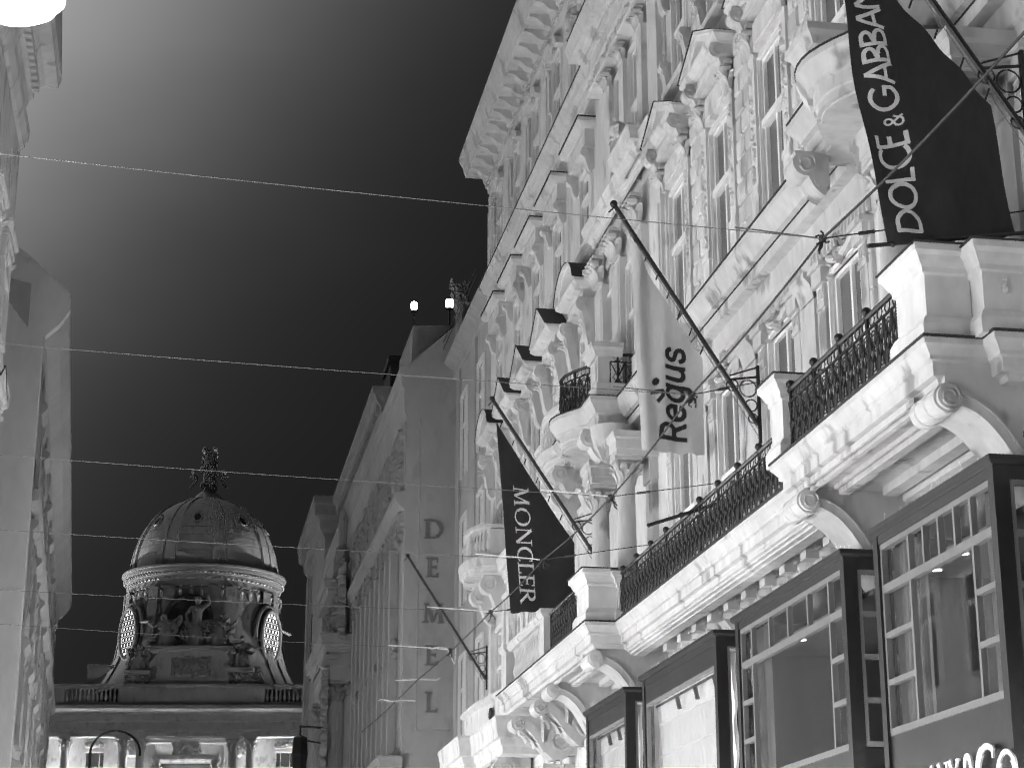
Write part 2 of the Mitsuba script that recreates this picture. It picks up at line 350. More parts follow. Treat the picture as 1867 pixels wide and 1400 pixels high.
BAYS = [(11.6, 15.4), (16.25, 19.45), (20.4, 24.75), (25.7, 30.05), (31.2, 34.35)]
for a, b in BAYS: hole((a + b) / 2, b - a - .3, .5, 6.2)
wall_poly = sbox(5, 0, END, 24.5).difference(unary_union(holes))
put('wall', MB().poly_o(wall_poly, -.32, 0), 'm_plaster', P)
put('interior_wall', MB().box(5, END, -4.2, -4.0, 0, 24.4).box(END - .3, END - .001, -4, -.33, 0, 24.4).box(5, 5.3, -4, -.33, 0, 24.4), 'm_interior', P)
put('roof', MB().box(5, END, -9, .2, 24.5, 24.8), 'm_roof', P)
put('end_wall', MB().box(END - .28, END, -12, -4.2, 0, 24.4), 'm_oldplaster', P)
put('floor_slab', MB().box(5.3, END - .3, -4, -.33, 6.5, 6.9).box(5.3, END - .3, -4, -.33, 11.5, 11.9).box(5.3, END - .3, -4, -.33, 16.4, 16.8).box(5.3, END - .3, -4, -.33, 20.5, 20.8), 'm_interior', P)

def flashing(path, z, parent, t=.014):
    return put('flashing', MB().sweep(path, [(-.12, z + t), (.014, z + t), (.014, z - t), (-.02, z - t)], caps=False), 'm_roof', parent)
# -- main cornice with brackets, dentils and attic storey
ck = put('cornice', MB().sweep([(5, 0), (END, 0)], [(0, 25.0), (.98, 25.0), (1.0, 24.9), (.95, 24.78), (.86, 24.62), (.84, 24.5), (.80, 24.42), (.80, 24.36), (.28, 24.36), (.24, 24.2), (.14, 24.08), (.12, 23.9), (0, 23.85)]), 'm_plaster', P)
n = 0
for k in range(22):
    s = 34.6 + .78 * k
    if s < END - .3: put('bracket', MB().poly_s(Polygon([(0.22, 24.36), (.74, 24.36), (.74, 24.28), (.55, 24.24), (.40, 24.10), (.22, 24.06)]), s, s + .26), 'm_plaster', ck)
put('dentil_course', dentils(MB(), 34, END - .1, .12, .22, 24.0, 24.13, .17), 'm_plaster', ck, kind='stuff')
ak = put('string_course', MB().sweep([(37.2, 0), (END, 0)], [(0, 21.05), (.34, 21.0), (.34, 20.93), (.28, 20.86), (.24, 20.74), (.12, 20.70), (.12, 20.52), (.07, 20.48), (.05, 20.36), (0, 20.36)]), 'm_plaster', P)
ek = put('string_course', MB().sweep([(31.6, 0), (31.6, .3), (37.25, .3), (37.25, 0)], cornice_prof(21.35, .62, .42)).box(31.62, 37.23, 0, .3, 20.0, 21.3).sweep([(31.6, 0), (31.6, .3), (37.25, .3), (37.25, 0)], [(0, 20.35), (.08, 20.33), (.08, 20.25), (.03, 20.2), (.03, 20.02), (0, 20.0)]), 'm_plaster', P)
flashing([(37.2, .34), (END, .34)], 21.02, ak); flashing([(31.6, 0), (31.6, .72), (37.25, .72), (37.25, 0)], 21.36, ek)
put('dentil_course', dentils(MB(), 31.7, 37.2, .3, .42, 20.78, 20.93, .2), 'm_plaster', ek, kind='stuff')
put('string_course', MB().sweep([(5, 0), (31.6, 0)], cornice_prof(21.2, .6, .4)), 'm_plaster', P)
put('lion_head', MB().ball(37.0, .62, 21.75, .2, 2, (1, 1, 1.2)).foliage(36.7, 37.3, 21.4, 22.1, .62, 40, .2, rnd, .14), 'm_carved', P)
for i, c in enumerate(CR):
    k = put('pilaster', MB().box(c + .95, c + 1.9, 0, .06, 21.05, 23.85).box(c + 1.05, c + 1.8, .06, .1, 21.2, 23.3), 'm_plaster', P)
    put('garland', MB().foliage(c + .62, c + .95, 23.2, 23.75, .02, 16, .2, rnd, .12).box(c + .66, c + .9, .02, .09, 22.2, 23.3), 'm_carved', k)
    t = np.linspace(0, math.pi, 13); arc = LineString([(c + .68 * math.cos(a), 23.35 + .34 * math.sin(a)) for a in t])
    h = put('window_hood', MB().poly_o(arc.buffer(.09, cap_style='flat'), 0, .2), 'm_plaster', P)
    put('keystone', MB().ball(c, .16, 23.72, .13, 1).leaf((c, .12, 23.45), 0, 1, .35, .2, .3), 'm_carved', h)
    w = window(P, c, 21.35, 23.45, .95, 22.5, casing=.1)
    put('blind', MB().box(c - .44, c + .44, -.32, -.29, 22.55, 23.4), 'm_blind', w)

# -- far wing, top and second upper storeys
for i, c in enumerate(CR):
    window(P, c, 17.2, 18.95, 1.0, 18.35, casing=.13, proud=.03)
    k = pediment(P, c, 1.75, 19.15, 0, .42, 'flat', ent=.62)
    flashing([(c - .88 - .19, 0), (c - .88 - .19, .4), (c + .88 + .19, .4), (c + .88 + .19, 0)], 19.83, k)
    put('frieze', MB().foliage(c - .6, c + .6, 19.02, 19.14, .05, 14, .14, rnd, .05), 'm_carved', k, kind='stuff')
    for e in (-1, 1): leaf_console(P, c + e * .78, .02, 19.16, .2, .5, .26, 'm_plaster')
    put('sill', MB().sweep([(c - .8, 0), (c + .8, 0)], [(0, 17.15), (.16, 17.15), (.16, 17.05), (.05, 16.98), (0, 16.98)]), 'm_plaster', P)
    shape = 'arch' if i in (0, 4) else 'tri'
    window(P, c, 12.3, 15.1, 1.1, 14.1, casing=.15)
    pediment(P, c, 1.55, 15.62, .72 if shape == 'tri' else .62, .55, shape, ent=.42)
    put('tablet', MB().box(c - .5, c + .5, 0, .12, 15.28, 15.6).foliage(c - .4, c + .4, 15.3, 15.55, .12, 12, .15, rnd, .05), 'm_carved', P)
    for e in (-1, 1):
        leaf_console(P, c + e * .88, .04, 15.62, .30, 1.15, .40, 'm_plaster')
        put('pilaster', MB().box(c + e * .88 - .17, c + e * .88 + .17, 0, .05, 12.3, 15.6).box(c + e * .88 - .1, c + e * .88 + .1, .05, .07, 12.5, 14.3), 'm_plaster', P)
    put('string_course', MB().sweep([(c - 1.4, 0), (c + 1.4, 0)], [(0, 16.9), (.14, 16.9), (.14, 16.8), (.06, 16.72), (0, 16.72)]), 'm_plaster', P)
    if i:
        window(P, c, 7.9, 10.6, 1.1, 9.6, casing=.15)
        for e in (-1, 1): put('pilaster', MB().box(c + e * 1.02 - .2, c + e * 1.02 + .2, 0, .12, 7.5, 11.2).box(c + e * .80 - .06, c + e * .80 + .06, 0, .07, 7.5, 11.2), 'm_plaster', P)
for c in (38.8, 50.2):
    pth = [(c - 1.25, 0), (c - 1.25, .45)] + [(c - 1.25 * math.cos(a), .45 + .5 * math.sin(a) ** .7) for a in np.linspace(.15, math.pi - .15, 11)] + [(c + 1.25, .45), (c + 1.25, 0)]
    b = put('balcony', MB().sweep(pth, cornice_prof(12.3, .42, .16, -.5)).sweep(pth, [(-.25, 13.2), (.03, 13.2), (.03, 13.1), (-.02, 13.06), (-.22, 13.06)]).sweep(pth, [(-.2, 12.42), (0, 12.42), (.02, 12.3), (-.2, 12.3)]).box(c - 1.2, c + 1.2, 0, .5, 11.88, 12.28), 'm_plaster', P, smooth=30)
    m = MB()
    for a in np.linspace(.1, math.pi - .1, 15): baluster(m, c - 1.17 * math.cos(a), .42 + .46 * math.sin(a) ** .7, 12.42, 13.06, .075)
    put('balusters', m, 'm_plaster', b, smooth=True)
    for e in (-1.15, 1.15): put('pedestal', MB().box(c + e - .16, c + e + .16, .1, .5, 12.4, 13.06), 'm_plaster', b)
    for e in (-.85, .85): leaf_console(P, c + e, .02, 11.9, .34, .9, .62, 'm_plaster')
put('string_course', MB().sweep([(37.6, 0), (END, 0)], cornice_prof(12.2, .55, .36)), 'm_plaster', P)
put('string_course', MB().sweep([(37.6, 0), (END, 0)], cornice_prof(11.3, .22, .16)), 'm_plaster', P)
# ledge with pierced pedestal at the far end
lk = put('balcony', MB().sweep([(44.6, 0), (44.6, .85), (48.6, .85), (48.6, 1.15), (51.8, 1.15), (51.8, 0)], cornice_prof(7.55, .85, .25, -.8)).sweep([(45.3, 0), (45.3, .45), (48.9, .8), (51.3, .8), (51.3, 0)], [(-.3, 8.45), (.1, 8.45), (.1, 8.36), (.02, 8.3), (0, 8.28), (0, 7.7), (.05, 7.66), (.05, 7.55)]), 'm_plaster', P)
put('pierced_cross', MB().box(47.3, 47.52, .70, .74, 7.82, 8.12).box(47.2, 47.62, .70, .74, 7.91, 8.03), 'm_roof', lk)
for s in (45.6, 46.6): leaf_console(P, s, .1, 6.75, .5, .9, .8)

# -- the near edge strip of the projecting centre and its upper windows
put('pilaster', MB().box(31.72, 32.42, 0, .16, 12.2, 20.0).box(31.78, 32.36, .16, .2, 13.3, 15.3).box(31.62, 32.52, 0, .24, 12.15, 13.2), 'm_plaster', P)
put('carved_panel', MB().foliage(31.8, 32.3, 12.3, 13.1, .24, 40, .22, rnd, .08).box(31.95, 32.15, .24, .3, 13.1, 13.6), 'm_carved', P)
for c in (33.1, 34.65, 35.9):
    k = put('pilaster', MB().box(c - .2, c + .2, 0, .16, 17.2, 19.6).box(c - .25, c + .25, 0, .2, 17.0, 17.2), 'm_plaster', P)
    put('capital', capital(MB(), c, .14, 19.95, .42, .36), 'm_carved', k)
for c in (34.0, 35.25): window(P, c, 17.3, 19.7, .85, 18.45, casing=.07, proud=.04)
put('frieze', MB().foliage(31.7, 37.0, 20.05, 20.2, .31, 90, .16, rnd, .06), 'm_carved', P)
put('entablature', MB().sweep([(31.7, 0), (31.7, .18), (37.2, .18), (37.2, 0)], cornice_prof(16.95, .45, .25)).sweep([(32.5, .0), (32.5, .35), (33.7, .35), (33.7, 0)], cornice_prof(17.1, .5, .28)), 'm_plaster', P)
put('lion_head', MB().ball(33.1, .62, 17.35, .17, 2, (1.3, 1, .9)).foliage(32.8, 33.4, 17.15, 17.5, .66, 22, .14, rnd, .08), 'm_carved', P)
put('dentil_course', dentils(MB(), 31.8, 37.1, .18, .28, 16.68, 16.78, .15), 'm_plaster', P, kind='stuff')
for c in (34.5, 36.2):
    window(P, c, 12.3, 15.2, .95, 14.2, casing=.1)
    put('frieze', MB().foliage(c - .6, c + .6, 15.8, 16.3, .04, 24, .2, rnd, .06), 'm_carved', P, kind='stuff')
for c in (33.55, 35.35, 36.95):
    f = MB().box(c - .3, c + .3, 0, .16, 13.0, 15.5).box(c - .38, c + .38, 0, .22, 12.2, 13.0)
    for j in range(5): f.rev(c - .22 + .11 * j, .16, [(.045, 13.05), (.045, 15.4)], 8)
    k = put('pilaster', f, 'm_plaster', P); put('capital', capital(MB(), c, .16, 16.1, .62, .55), 'm_carved', k)

# -- near wing, storey above the long string course
for i, c in enumerate([17.9, 19.6] + C3):
    if i >= 2:
        window(P, c, 12.3, 15.35, 1.16, 14.25, casing=.08, proud=.02, o=-.10)
        pediment(P, c, 1.75, 16.06, .50, .42, 'tri', ent=.40)
        put('frieze', MB().box(c - .62, c + .62, 0, .09, 15.5, 15.98).box(c - .5, c + .5, .09, .12, 15.58, 15.9), 'm_plaster', P)
    for e in (-1, 1):
        s = c + e * .79
        k = put('pilaster', MB().box(s - .15, s + .15, 0, .08, 13.25, 15.5).box(s - .19, s + .19, 0, .11, 13.12, 13.25).box(s - .17, s + .17, 0, .095, 12.2, 13.12).box(s - .2, s + .2, 0, .12, 12.2, 12.4), 'm_plaster', P)
        put('carved_drop', MB().foliage(s - .07, s + .07, 13.35, 15.3, .08, 46, .11, rnd, .035), 'm_carved', k, kind='stuff')
        put('capital', capital(MB(), s, .08, 15.98, .34, .5), 'm_carved', k)
        leaf_console(P, s, .05, 16.32, .24, .42, .34, 'm_carved')
    put('sill', MB().box(c - .62, c + .62, 0, .14, 12.25, 12.4), 'm_plaster', P)
edges = [C3[0] - .98] + sum([[c - .98, c + .98] for c in C3], [])
for i in range(len(C3)):
    a, b = C3[i] + .99, (C3[i + 1] - .99 if i < 3 else 31.70)
    if b - a < .2: continue
    for r in range(11):
        z = 12.25 + .375 * r; cut = a + (b - a) * (.40 if r % 2 else .62)
        for x0, x1 in ((a, cut), (cut, b)):
            put('stone_block', MB().cbox(x0 + .014, x1 - .014, -.02, .06 + rnd.uniform(-.008, .012), z + .014, z + .361, .03), rnd.choice(['m_block', 'm_block', 'm_block_dark', 'm_block_pale']), P)
for c in (25.4, 28.2, 30.6):
    window(P, c, 17.3, 19.7, .85, 18.35, casing=.12)
    for e in (-1, 1):
        leaf_console(P, c + e * .75, .02, 19.9, .24, .9, .3, 'm_carved'); leaf_console(P, c + e * .7, .02, 17.9, .2, .55, .2, 'm_carved')
    put('sill', MB().box(c - .7, c + .7, 0, .2, 17.12, 17.25), 'm_plaster', P)
    for s0 in (c + .98, c - 1.5):
        for r in range(7): put('stone_block', MB().cbox(s0, s0 + .52, -.02, .05, 17.1 + .4 * r, 17.475 + .4 * r, .03), rnd.choice(['m_block', 'm_block_dark', 'm_block_pale']), P)

# -- long string course with frieze
L3 = [(0, 12.22), (.52, 12.18), (.52, 12.1), (.47, 12.0), (.40, 11.9), (.38, 11.84), (.30, 11.82), (.30, 11.62), (.14, 11.6), (.12, 11.3), (.07, 11.26), (.07, 11.05), (.03, 11.0), (0, 10.98)]
sk = put('string_course', MB().sweep([(14, 0), (34.0, 0)], L3), 'm_balcony', P)
flashing([(14, .52), (34.0, .52)], 12.2, sk); flashing([(14, .30), (34.0, .30)], 11.80, sk, .01)
m = MB()
for c in [19.6] + C3:
    for j in range(17):
        if j in (8,): continue
        s = c - 1.12 + .14 * j; m.rev(s, .08, [(.03, 11.0), (.045, 11.06), (.045, 11.16), (.03, 11.22)], 6)
    m.foliage(c - .14, c + .14, 10.98, 11.24, .1, 10, .12, rnd, .06)
put('frieze_ornament', m, 'm_balcony', sk, kind='stuff')
# -- storey behind the balcony
for c in [17.9, 19.6] + C3:
    window(P, c, 7.65, 10.75, 1.2, 9.3, casing=.09, proud=.03, o=-.10)
    garland(P, c - .55, c + .55, 10.98, .02)
    for e in (-1, 1):
        s = c + e * .82
        k = put('pilaster', MB().box(s - .13, s + .13, 0, .08, 7.5, 10.35).box(s - .16, s + .16, 0, .105, 10.35, 10.42).box(s - .14, s + .14, 0, .095, 10.42, 10.68).box(s - .2, s + .2, 0, .15, 10.68, 10.9).box(s - .24, s + .24, 0, .19, 10.9, 10.98), 'm_balcony', P)
        g = MB()
        for q in range(4): g.box(s - .12 + .06 * q, s - .10 + .06 * q, .095, .11, 10.46, 10.64)
        g.box(s - .12, s + .12, .095, .11, 10.45, 10.47).box(s - .12, s + .12, .095, .11, 10.63, 10.65)
        put('key_pattern', g, 'm_carved', k)
        for r in range(7): put('stone_block', MB().cbox(s + e * .17 - .07, s + e * .17 + .07, -.02, .07, 7.6 + .48 * r, 8.07 + .48 * r, .015), 'm_balcony', P)
for i in range(3):
    a, b = C3[i] + 1.08, C3[i + 1] - 1.08
    put('pier', MB().box(a, b, 0, .10, 7.5, 10.6).sweep([(a, .1), (b, .1)], [(0, 10.98), (.14, 10.98), (.14, 10.9), (.05, 10.8), (0, 10.62)]), 'm_balcony', P)

# -- columns of the two projecting portals, with the small upper balcony
def portal(s0, far=True):
    """s0: near edge of the pedestal pair"""
    for s, o in ((s0 + 1.0, .55), (s0 + 3.15, .55)):
        r = .185; pr = [(r * 1.35, 7.55), (r * 1.35, 7.7), (r * 1.25, 7.72), (r * 1.32, 7.8), (r * 1.2, 7.86), (r * 1.05, 7.9), (r * 1.12, 7.95), (r, 8.0)]
        pr += [(r * (1 - .12 * t ** 1.6), 8.0 + 2.3 * t) for t in np.linspace(0, 1, 8)]
        k = put('column', MB().rev(s, o, [(0, 7.55), *pr, (0, 10.3)], 26), 'm_balcony', P, smooth=35)
        put('capital', column_capital(MB(), s, o, 10.78, .19, .48), 'm_balcony', k)
        put('pilaster', MB().box(s - .22, s + .22, 0, .12, 7.5, 10.35).box(s - .27, s + .27, 0, .16, 10.35, 10.78), 'm_balcony', P)
        put('carved_strip', MB().foliage(s + .26, s + .36, 7.8, 10.3, .05, 50, .1, rnd, .05), 'm_carved', P)
    a, b = s0 + .62, s0 + 3.55
    put('entablature', MB().sweep([(a, 0), (a, .82), (a + .8, .82), (a + .8, .3), (b - .8, .3), (b - .8, .82), (b, .82), (b, 0)], [(-.2, 11.22), (.04, 11.22), (.04, 11.1), (0, 11.06), (0, 10.9), (-.03, 10.88), (-.03, 10.78), (-.2, 10.78)]).box(a + .02, a + .78, 0, .8, 10.8, 11.2).box(b - .78, b - .02, 0, .8, 10.8, 11.2), 'm_balcony', P)
    # the bowed slab
    c = s0 + 3.1; pts = [(s0 + 1.72, .3), (s0 + 1.72, 1.02), (s0 + 2.55, 1.02)]
    for t in np.linspace(0, 1, 12)[1:-1]: pts.append((s0 + 2.55 + 2.0 * t, 1.0 + .42 * math.sin(math.pi * t)))
    pts += [(s0 + 4.55, 1.02), (s0 + 5.3, 1.02), (s0 + 5.3, 0)]
    b2 = put('balcony', MB().sweep(pts, [(-.8, 12.2), (.03, 12.2), (.03, 12.12), (-.02, 12.04), (-.08, 11.96), (-.10, 11.9), (-.17, 11.88), (-.17, 11.72), (-.24, 11.68), (-.26, 11.58), (-.8, 11.56)]).poly_o(Polygon(), 0, 1), 'm_balcony', P, smooth=25)
    put('soffit', MB().tm(trimesh.creation.extrude_polygon(Polygon(pts).buffer(-.2), .1, engine='earcut').apply_translation([0, 0, 11.6])), 'm_balcony', b2)
    flashing([(x, o + .03) if i else (x, o) for i, (x, o) in enumerate(pts[:-1])], 12.21, b2)
    q = s0 + 2.15
    for qs in (q, s0 + 4.9):
        put('pedestal', MB().box(qs - .32, qs + .32, .38, .86, 12.5, 13.02).box(qs - .36, qs + .36, .34, .9, 12.2, 12.5).box(qs - .22, qs + .22, .86, .885, 12.58, 12.94).box(qs - .325, qs - .321, .48, .76, 12.58, 12.94).sweep([(qs - .32, .38), (qs - .32, .86), (qs + .32, .86), (qs + .32, .38)], [(0, 13.28), (.15, 13.28), (.15, 13.18), (.09, 13.12), (.05, 13.02), (0, 13.02)]).box(qs - .32, qs + .32, .38, .86, 13.02, 13.28), 'm_balcony', b2)
        leaf_console(P, qs, .72, 11.62, .34, .5, .42, 'm_balcony')
    rp = [(q + .33, .78)] + [(s0 + 2.6 + 2.0 * t, .82 + .40 * math.sin(math.pi * t)) for t in np.linspace(0, 1, 9)]
    if far:
        railing(b2, rp, 12.22, 13.1, 5, 0)
        railing(b2, [(q - .32, .62), (q - .32, .02)], 12.22, 13.1, 2, 0)
    sh = MB(); n = 11
    for j in range(n):
        a0, a1 = j * math.pi / n, (j + 1) * math.pi / n
        am = (a0 + a1) / 2
        sh.rev(s0 + 1.75 + .25 * math.cos(am) * .9, .62 + .16 * math.sin(am), [(.02, 10.95), (.10, 11.05), (.15, 11.2), (.17, 11.4), (.15, 11.52), (0, 11.56)], 8)
    sh.rev(s0 + 1.75, .62, [(.02, 10.85), (.2, 10.98), (.34, 11.2), (.4, 11.42), (.42, 11.58), (0, 11.6)], 20)
    put('shell_corbel', sh, 'm_balcony', P, smooth=35)

def railing(parent, path, z0, z1, posts, ball=.055, sub=True):
    """wrought iron railing along a plan path: rails, posts with balls, lattice and scroll work"""
    P2 = np.array(path, float); seg = np.linalg.norm(np.diff(P2, axis=0), axis=1); cum = np.r_[0, np.cumsum(seg)]; Ltot = cum[-1]
    def at(d): return np.array([np.interp(d, cum, P2[:, 0]), np.interp(d, cum, P2[:, 1])])
    def p3(d, z, off=0.0):
        q = at(min(max(d, 0), Ltot)); return [q[0], q[1] + off, z]
    m = MB(); ns = max(2, int(Ltot / .3) + 1) if len(path) > 2 else 2
    D = np.linspace(0, Ltot, ns)
    rk = put('railing', MB().tube([p3(d, z1 - .02) for d in D], .032, 6).tube([p3(d, z1 - .17) for d in D], .016, 5).tube([p3(d, z0 + .10) for d in D], .018, 5).tube([p3(d, z0 + .02) for d in D], .022, 5), 'm_iron', parent)
    for k in range(posts):
        d = Ltot * (k + .5) / posts if posts < 3 else Ltot * k / (posts - 1) * .96 + Ltot * .02
        pm = MB().tube([p3(d, z0), p3(d, z1)], .024, 6)
        if ball: pm.ball(*p3(d, z1 + ball * .9), ball, 1).tube([p3(d, z1 - .05), p3(d, z1 + .03)], .035, 6)
        put('post', pm, 'm_iron', rk, smooth=30)
    g = MB(); h0, h1 = z0 + .10, z1 - .17; pitch = .22; n = max(1, int(Ltot / pitch)); pitch = Ltot / n; r = .0155
    for k in range(n):
        d0 = k * pitch; d1 = d0 + pitch; dm = d0 + pitch / 2
        g.tube([p3(d0, h0), p3(d0 + pitch, h1)], r, 4).tube([p3(d0, h1), p3(d0 + pitch, h0)], r, 4)
        g.tube([p3(d0, h0), p3(d0, h1)], r, 4)
        A = np.linspace(0, 2 * math.pi, 9)
        g.tube([p3(dm + .075 * math.cos(a), z1 - .095 + .062 * math.sin(a)) for a in A], .009, 4)
        A = np.linspace(0, 3.4 * math.pi, 16); R = .10 * (1 - .7 * A / A[-1])
        for zc, sg in ((h0 + .15, 1), (h1 - .14, -1)):
            g.tube([p3(dm + sg * R[i] * math.cos(A[i]), zc + R[i] * math.sin(A[i])) for i in range(16)], .0095, 4)
        g.tube([p3(dm - pitch * .3, (h0 + h1) / 2, .012), p3(dm, (h0 + h1) / 2 + .1, .02), p3(dm + pitch * .3, (h0 + h1) / 2, .012), p3(dm, (h0 + h1) / 2 - .1, .02), p3(dm - pitch * .3, (h0 + h1) / 2, .012)], .012, 4)
    put('lattice', g, 'm_iron', rk, kind='stuff')
    return rk
portal(32.2); portal(16.5, False)

# -- the long balcony
slab = [(16.35, 0), (16.35, .93), (16.62, .93), (16.62, 1.53), (21.62, 1.53), (21.62, 1.02), (32.2, 1.02), (32.2, 1.56), (41.5, 1.56), (41.5, 0)]
SL = [(-1.0, 7.58), (0, 7.58), (.0, 7.51), (-.03, 7.48), (-.08, 7.41), (-.08, 7.37), (-.12, 7.35), (-.12, 7.22), (-.18, 7.20), (-.2, 7.14), (-.92, 7.14)]
B = put('balcony', MB().sweep(slab, SL), 'm_balcony', P)
put('soffit', MB().tm(trimesh.creation.extrude_polygon(Polygon(slab).buffer(-.22, join_style='mitre'), .2, engine='earcut').apply_translation([0, 0, 7.145])), 'm_balcony', B)
flashing(slab, 7.585, B)
def pedestal(s0, s1, o0, o1, z0, z1):
    pt = [(s0, o0), (s0, o1), (s1, o1), (s1, o0)]; h = z1 - z0
    m = MB().box(s0, s1, o0, o1, z0, z1 - .02).sweep(pt, [(0, z1), (.13, z1), (.13, z1 - .07), (.09, z1 - .11), (.07, z1 - .16), (.03, z1 - .22), (.03, z1 - .27), (0, z1 - .29)]).box(s0 - .1, s1 + .1, o0, o1 + .1, z1 - .02, z1)
    m.sweep(pt, [(0, z0 + .26), (.03, z0 + .25), (.07, z0 + .17), (.07, z0), (0, z0)])
    k = put('pedestal', m, 'm_stone', B)
    put('lead_cover', MB().box(s0 - .15, s1 + .15, o0, o1 + .15, z1 + .001, z1 + .018), 'm_roof', k)
    return k
pedestal(16.78, 17.55, .95, 1.42, 7.58, 8.56)
k = pedestal(16.5, 17.5, .42, .94, 7.58, 8.52); put('relief', MB().foliage(16.49, 16.5, 7.9, 8.2, .7, 4, .1, rnd), 'm_carved', k)
pedestal(21.3, 21.75, 1.02, 1.44, 7.58, 8.62)
pedestal(32.36, 33.35, .95, 1.46, 7.58, 8.52); pedestal(32.3, 33.2, .35, .94, 7.58, 8.48)
railing(B, [(17.6, 1.36), (21.28, 1.36)], 7.6, 8.45, 5)
railing(B, [(21.78, .9), (32.28, .9)], 7.6, 8.45, 11)
railing(B, [(33.42, 1.38), (36.2, 1.38)], 7.6, 8.45, 4, 0)
bal = put('balustrade', MB().box(36.3, 36.75, 1.1, 1.5, 7.58, 8.4).box(40.6, 41.05, 1.1, 1.5, 7.58, 8.4).sweep([(36.3, 1.1), (36.3, 1.5), (36.75, 1.5), (36.75, 1.42), (40.6, 1.42), (40.6, 1.5), (41.05, 1.5), (41.05, 1.1)], [(-.3, 8.55), (.08, 8.55), (.08, 8.47), (.02, 8.4), (-.3, 8.4)]).box(36.7, 40.65, 1.12, 1.44, 7.58, 7.7), 'm_balcony', B)
for j in range(14):
    m = MB(); baluster(m, 37.0 + .26 * j, 1.3, 7.7, 8.4, .08); put('baluster', m, 'm_balcony', bal, smooth=True)
for s in (16.95, 21.15, 32.75): console(P, s, 1.32, 7.11, .02, 5.75, .62, .145)
console(P, 36.6, 1.3, 7.11, .02, 5.75, .6, .14)
def volute_bracket(s, w=.5, zt=7.02):
    """balcony bracket: small outer scroll, large inner volute, leaves hanging below"""
    A = np.array([(1.28, zt - .18), (1.1, zt - .16), (.9, zt - .34), (.72, zt - .62), (.5, zt - .82), (.3, zt - .8)])
    cv = LineString(A).buffer(.09, cap_style='round'); m = MB()
    m.poly_s(unary_union([cv, Polygon([(0, zt), (1.3, zt), (1.28, zt - .1), *A[1:5].tolist(), (0, zt - .8)]).buffer(0)]), s - w * .38, s + w * .38)
    m.poly_s(cv.union(Point(1.27, zt - .17).buffer(.16, 8)).union(Point(.36, zt - .50).buffer(.30, 12)), s - w * .5, s + w * .5)
    k = put('console', m, 'm_balcony', P, smooth=35); q = MB()
    for e in (-1, 1):
        spiral(q, s + e * w * .52, .36, zt - .50, .25, .035, e, 2.0, 30); spiral(q, s + e * w * .52, 1.27, zt - .17, .12, .025, e, 1.5, 18)
    for t in np.linspace(0, 1, 7): q.leaf((s + .12 * math.sin(9 * t), 1.2 - .95 * t, zt - .42 - .62 * t ** .8), 0, 1, .26, .3, .5, .3)
    put('leafwork', q.foliage(s - w * .6, s - w * .5, zt - .45, zt - .1, .75, 14, .22, rnd, .05), 'm_balcony', k)
for s in (38.0, 40.6): volute_bracket(s)
for s in (36.1, 40.9):
    m = MB().rev(s, .45, [(0, 5.9), (.16, 5.8), (.22, 5.6), (.2, 5.3), (.1, 5.1), (0, 5.05)], 12); m.box(s - .3, s + .3, 0, .7, 5.9, 6.05)
    put('corbel', m.foliage(s - .2, s + .2, 5.6, 6.0, .62, 18, .2, rnd, .08), 'm_balcony', P, smooth=35)
def soffit_mouldings(a, b):
    """raised strips under the balcony slab"""
    for o0, o1, d in ((1.36, 1.40, .05), (1.27, 1.33, .08), (1.23, 1.255, .05), (1.0, 1.035, .05), (.86, .98, .11), (.80, .835, .05), (.26, .44, .10), (.0, .2, .16)):
        put('moulding', MB().box(a, b, o0, o1, 7.14 - d, 7.16), 'm_balcony', P)
soffit_mouldings(17.3, 20.75); soffit_mouldings(33.2, 36.2)
put('moulding', MB().sweep([(21.55, 0), (32.3, 0)], [(.5, 7.15), (.84, 7.15), (.84, 7.11), (.80, 7.09), (.80, 7.07), (.75, 7.06), (.75, 7.03), (.68, 7.02), (.68, 7.0), (.5, 7.0)]).box(21.55, 32.3, 0, .12, 6.5, 6.62), 'm_balcony', P)
for j in range(11):
    s = 21.95 + .92 * j
    k = put('modillion', MB().box(s - .13, s + .13, .30, .50, 7.03, 7.15).box(s - .12, s + .12, .24, .42, 6.92, 7.03), 'm_balcony', P)
    put('tongue', MB().poly_s(Polygon([(0, 6.94), (.24, 6.94)] + [(.24 - .22 * math.sin(x * math.pi * .5), 6.94 - .40 * x) for x in np.linspace(0, 1, 9)] + [(0, 6.46)]).buffer(0), s - .17, s + .17), 'm_balcony', k, smooth=40)
for j in range(10): put('carved_frieze', MB().foliage(37.2, 41.4, 6.6, 6.9, .5, 3, .2, rnd, .08), 'm_carved', P) if j == 0 else None

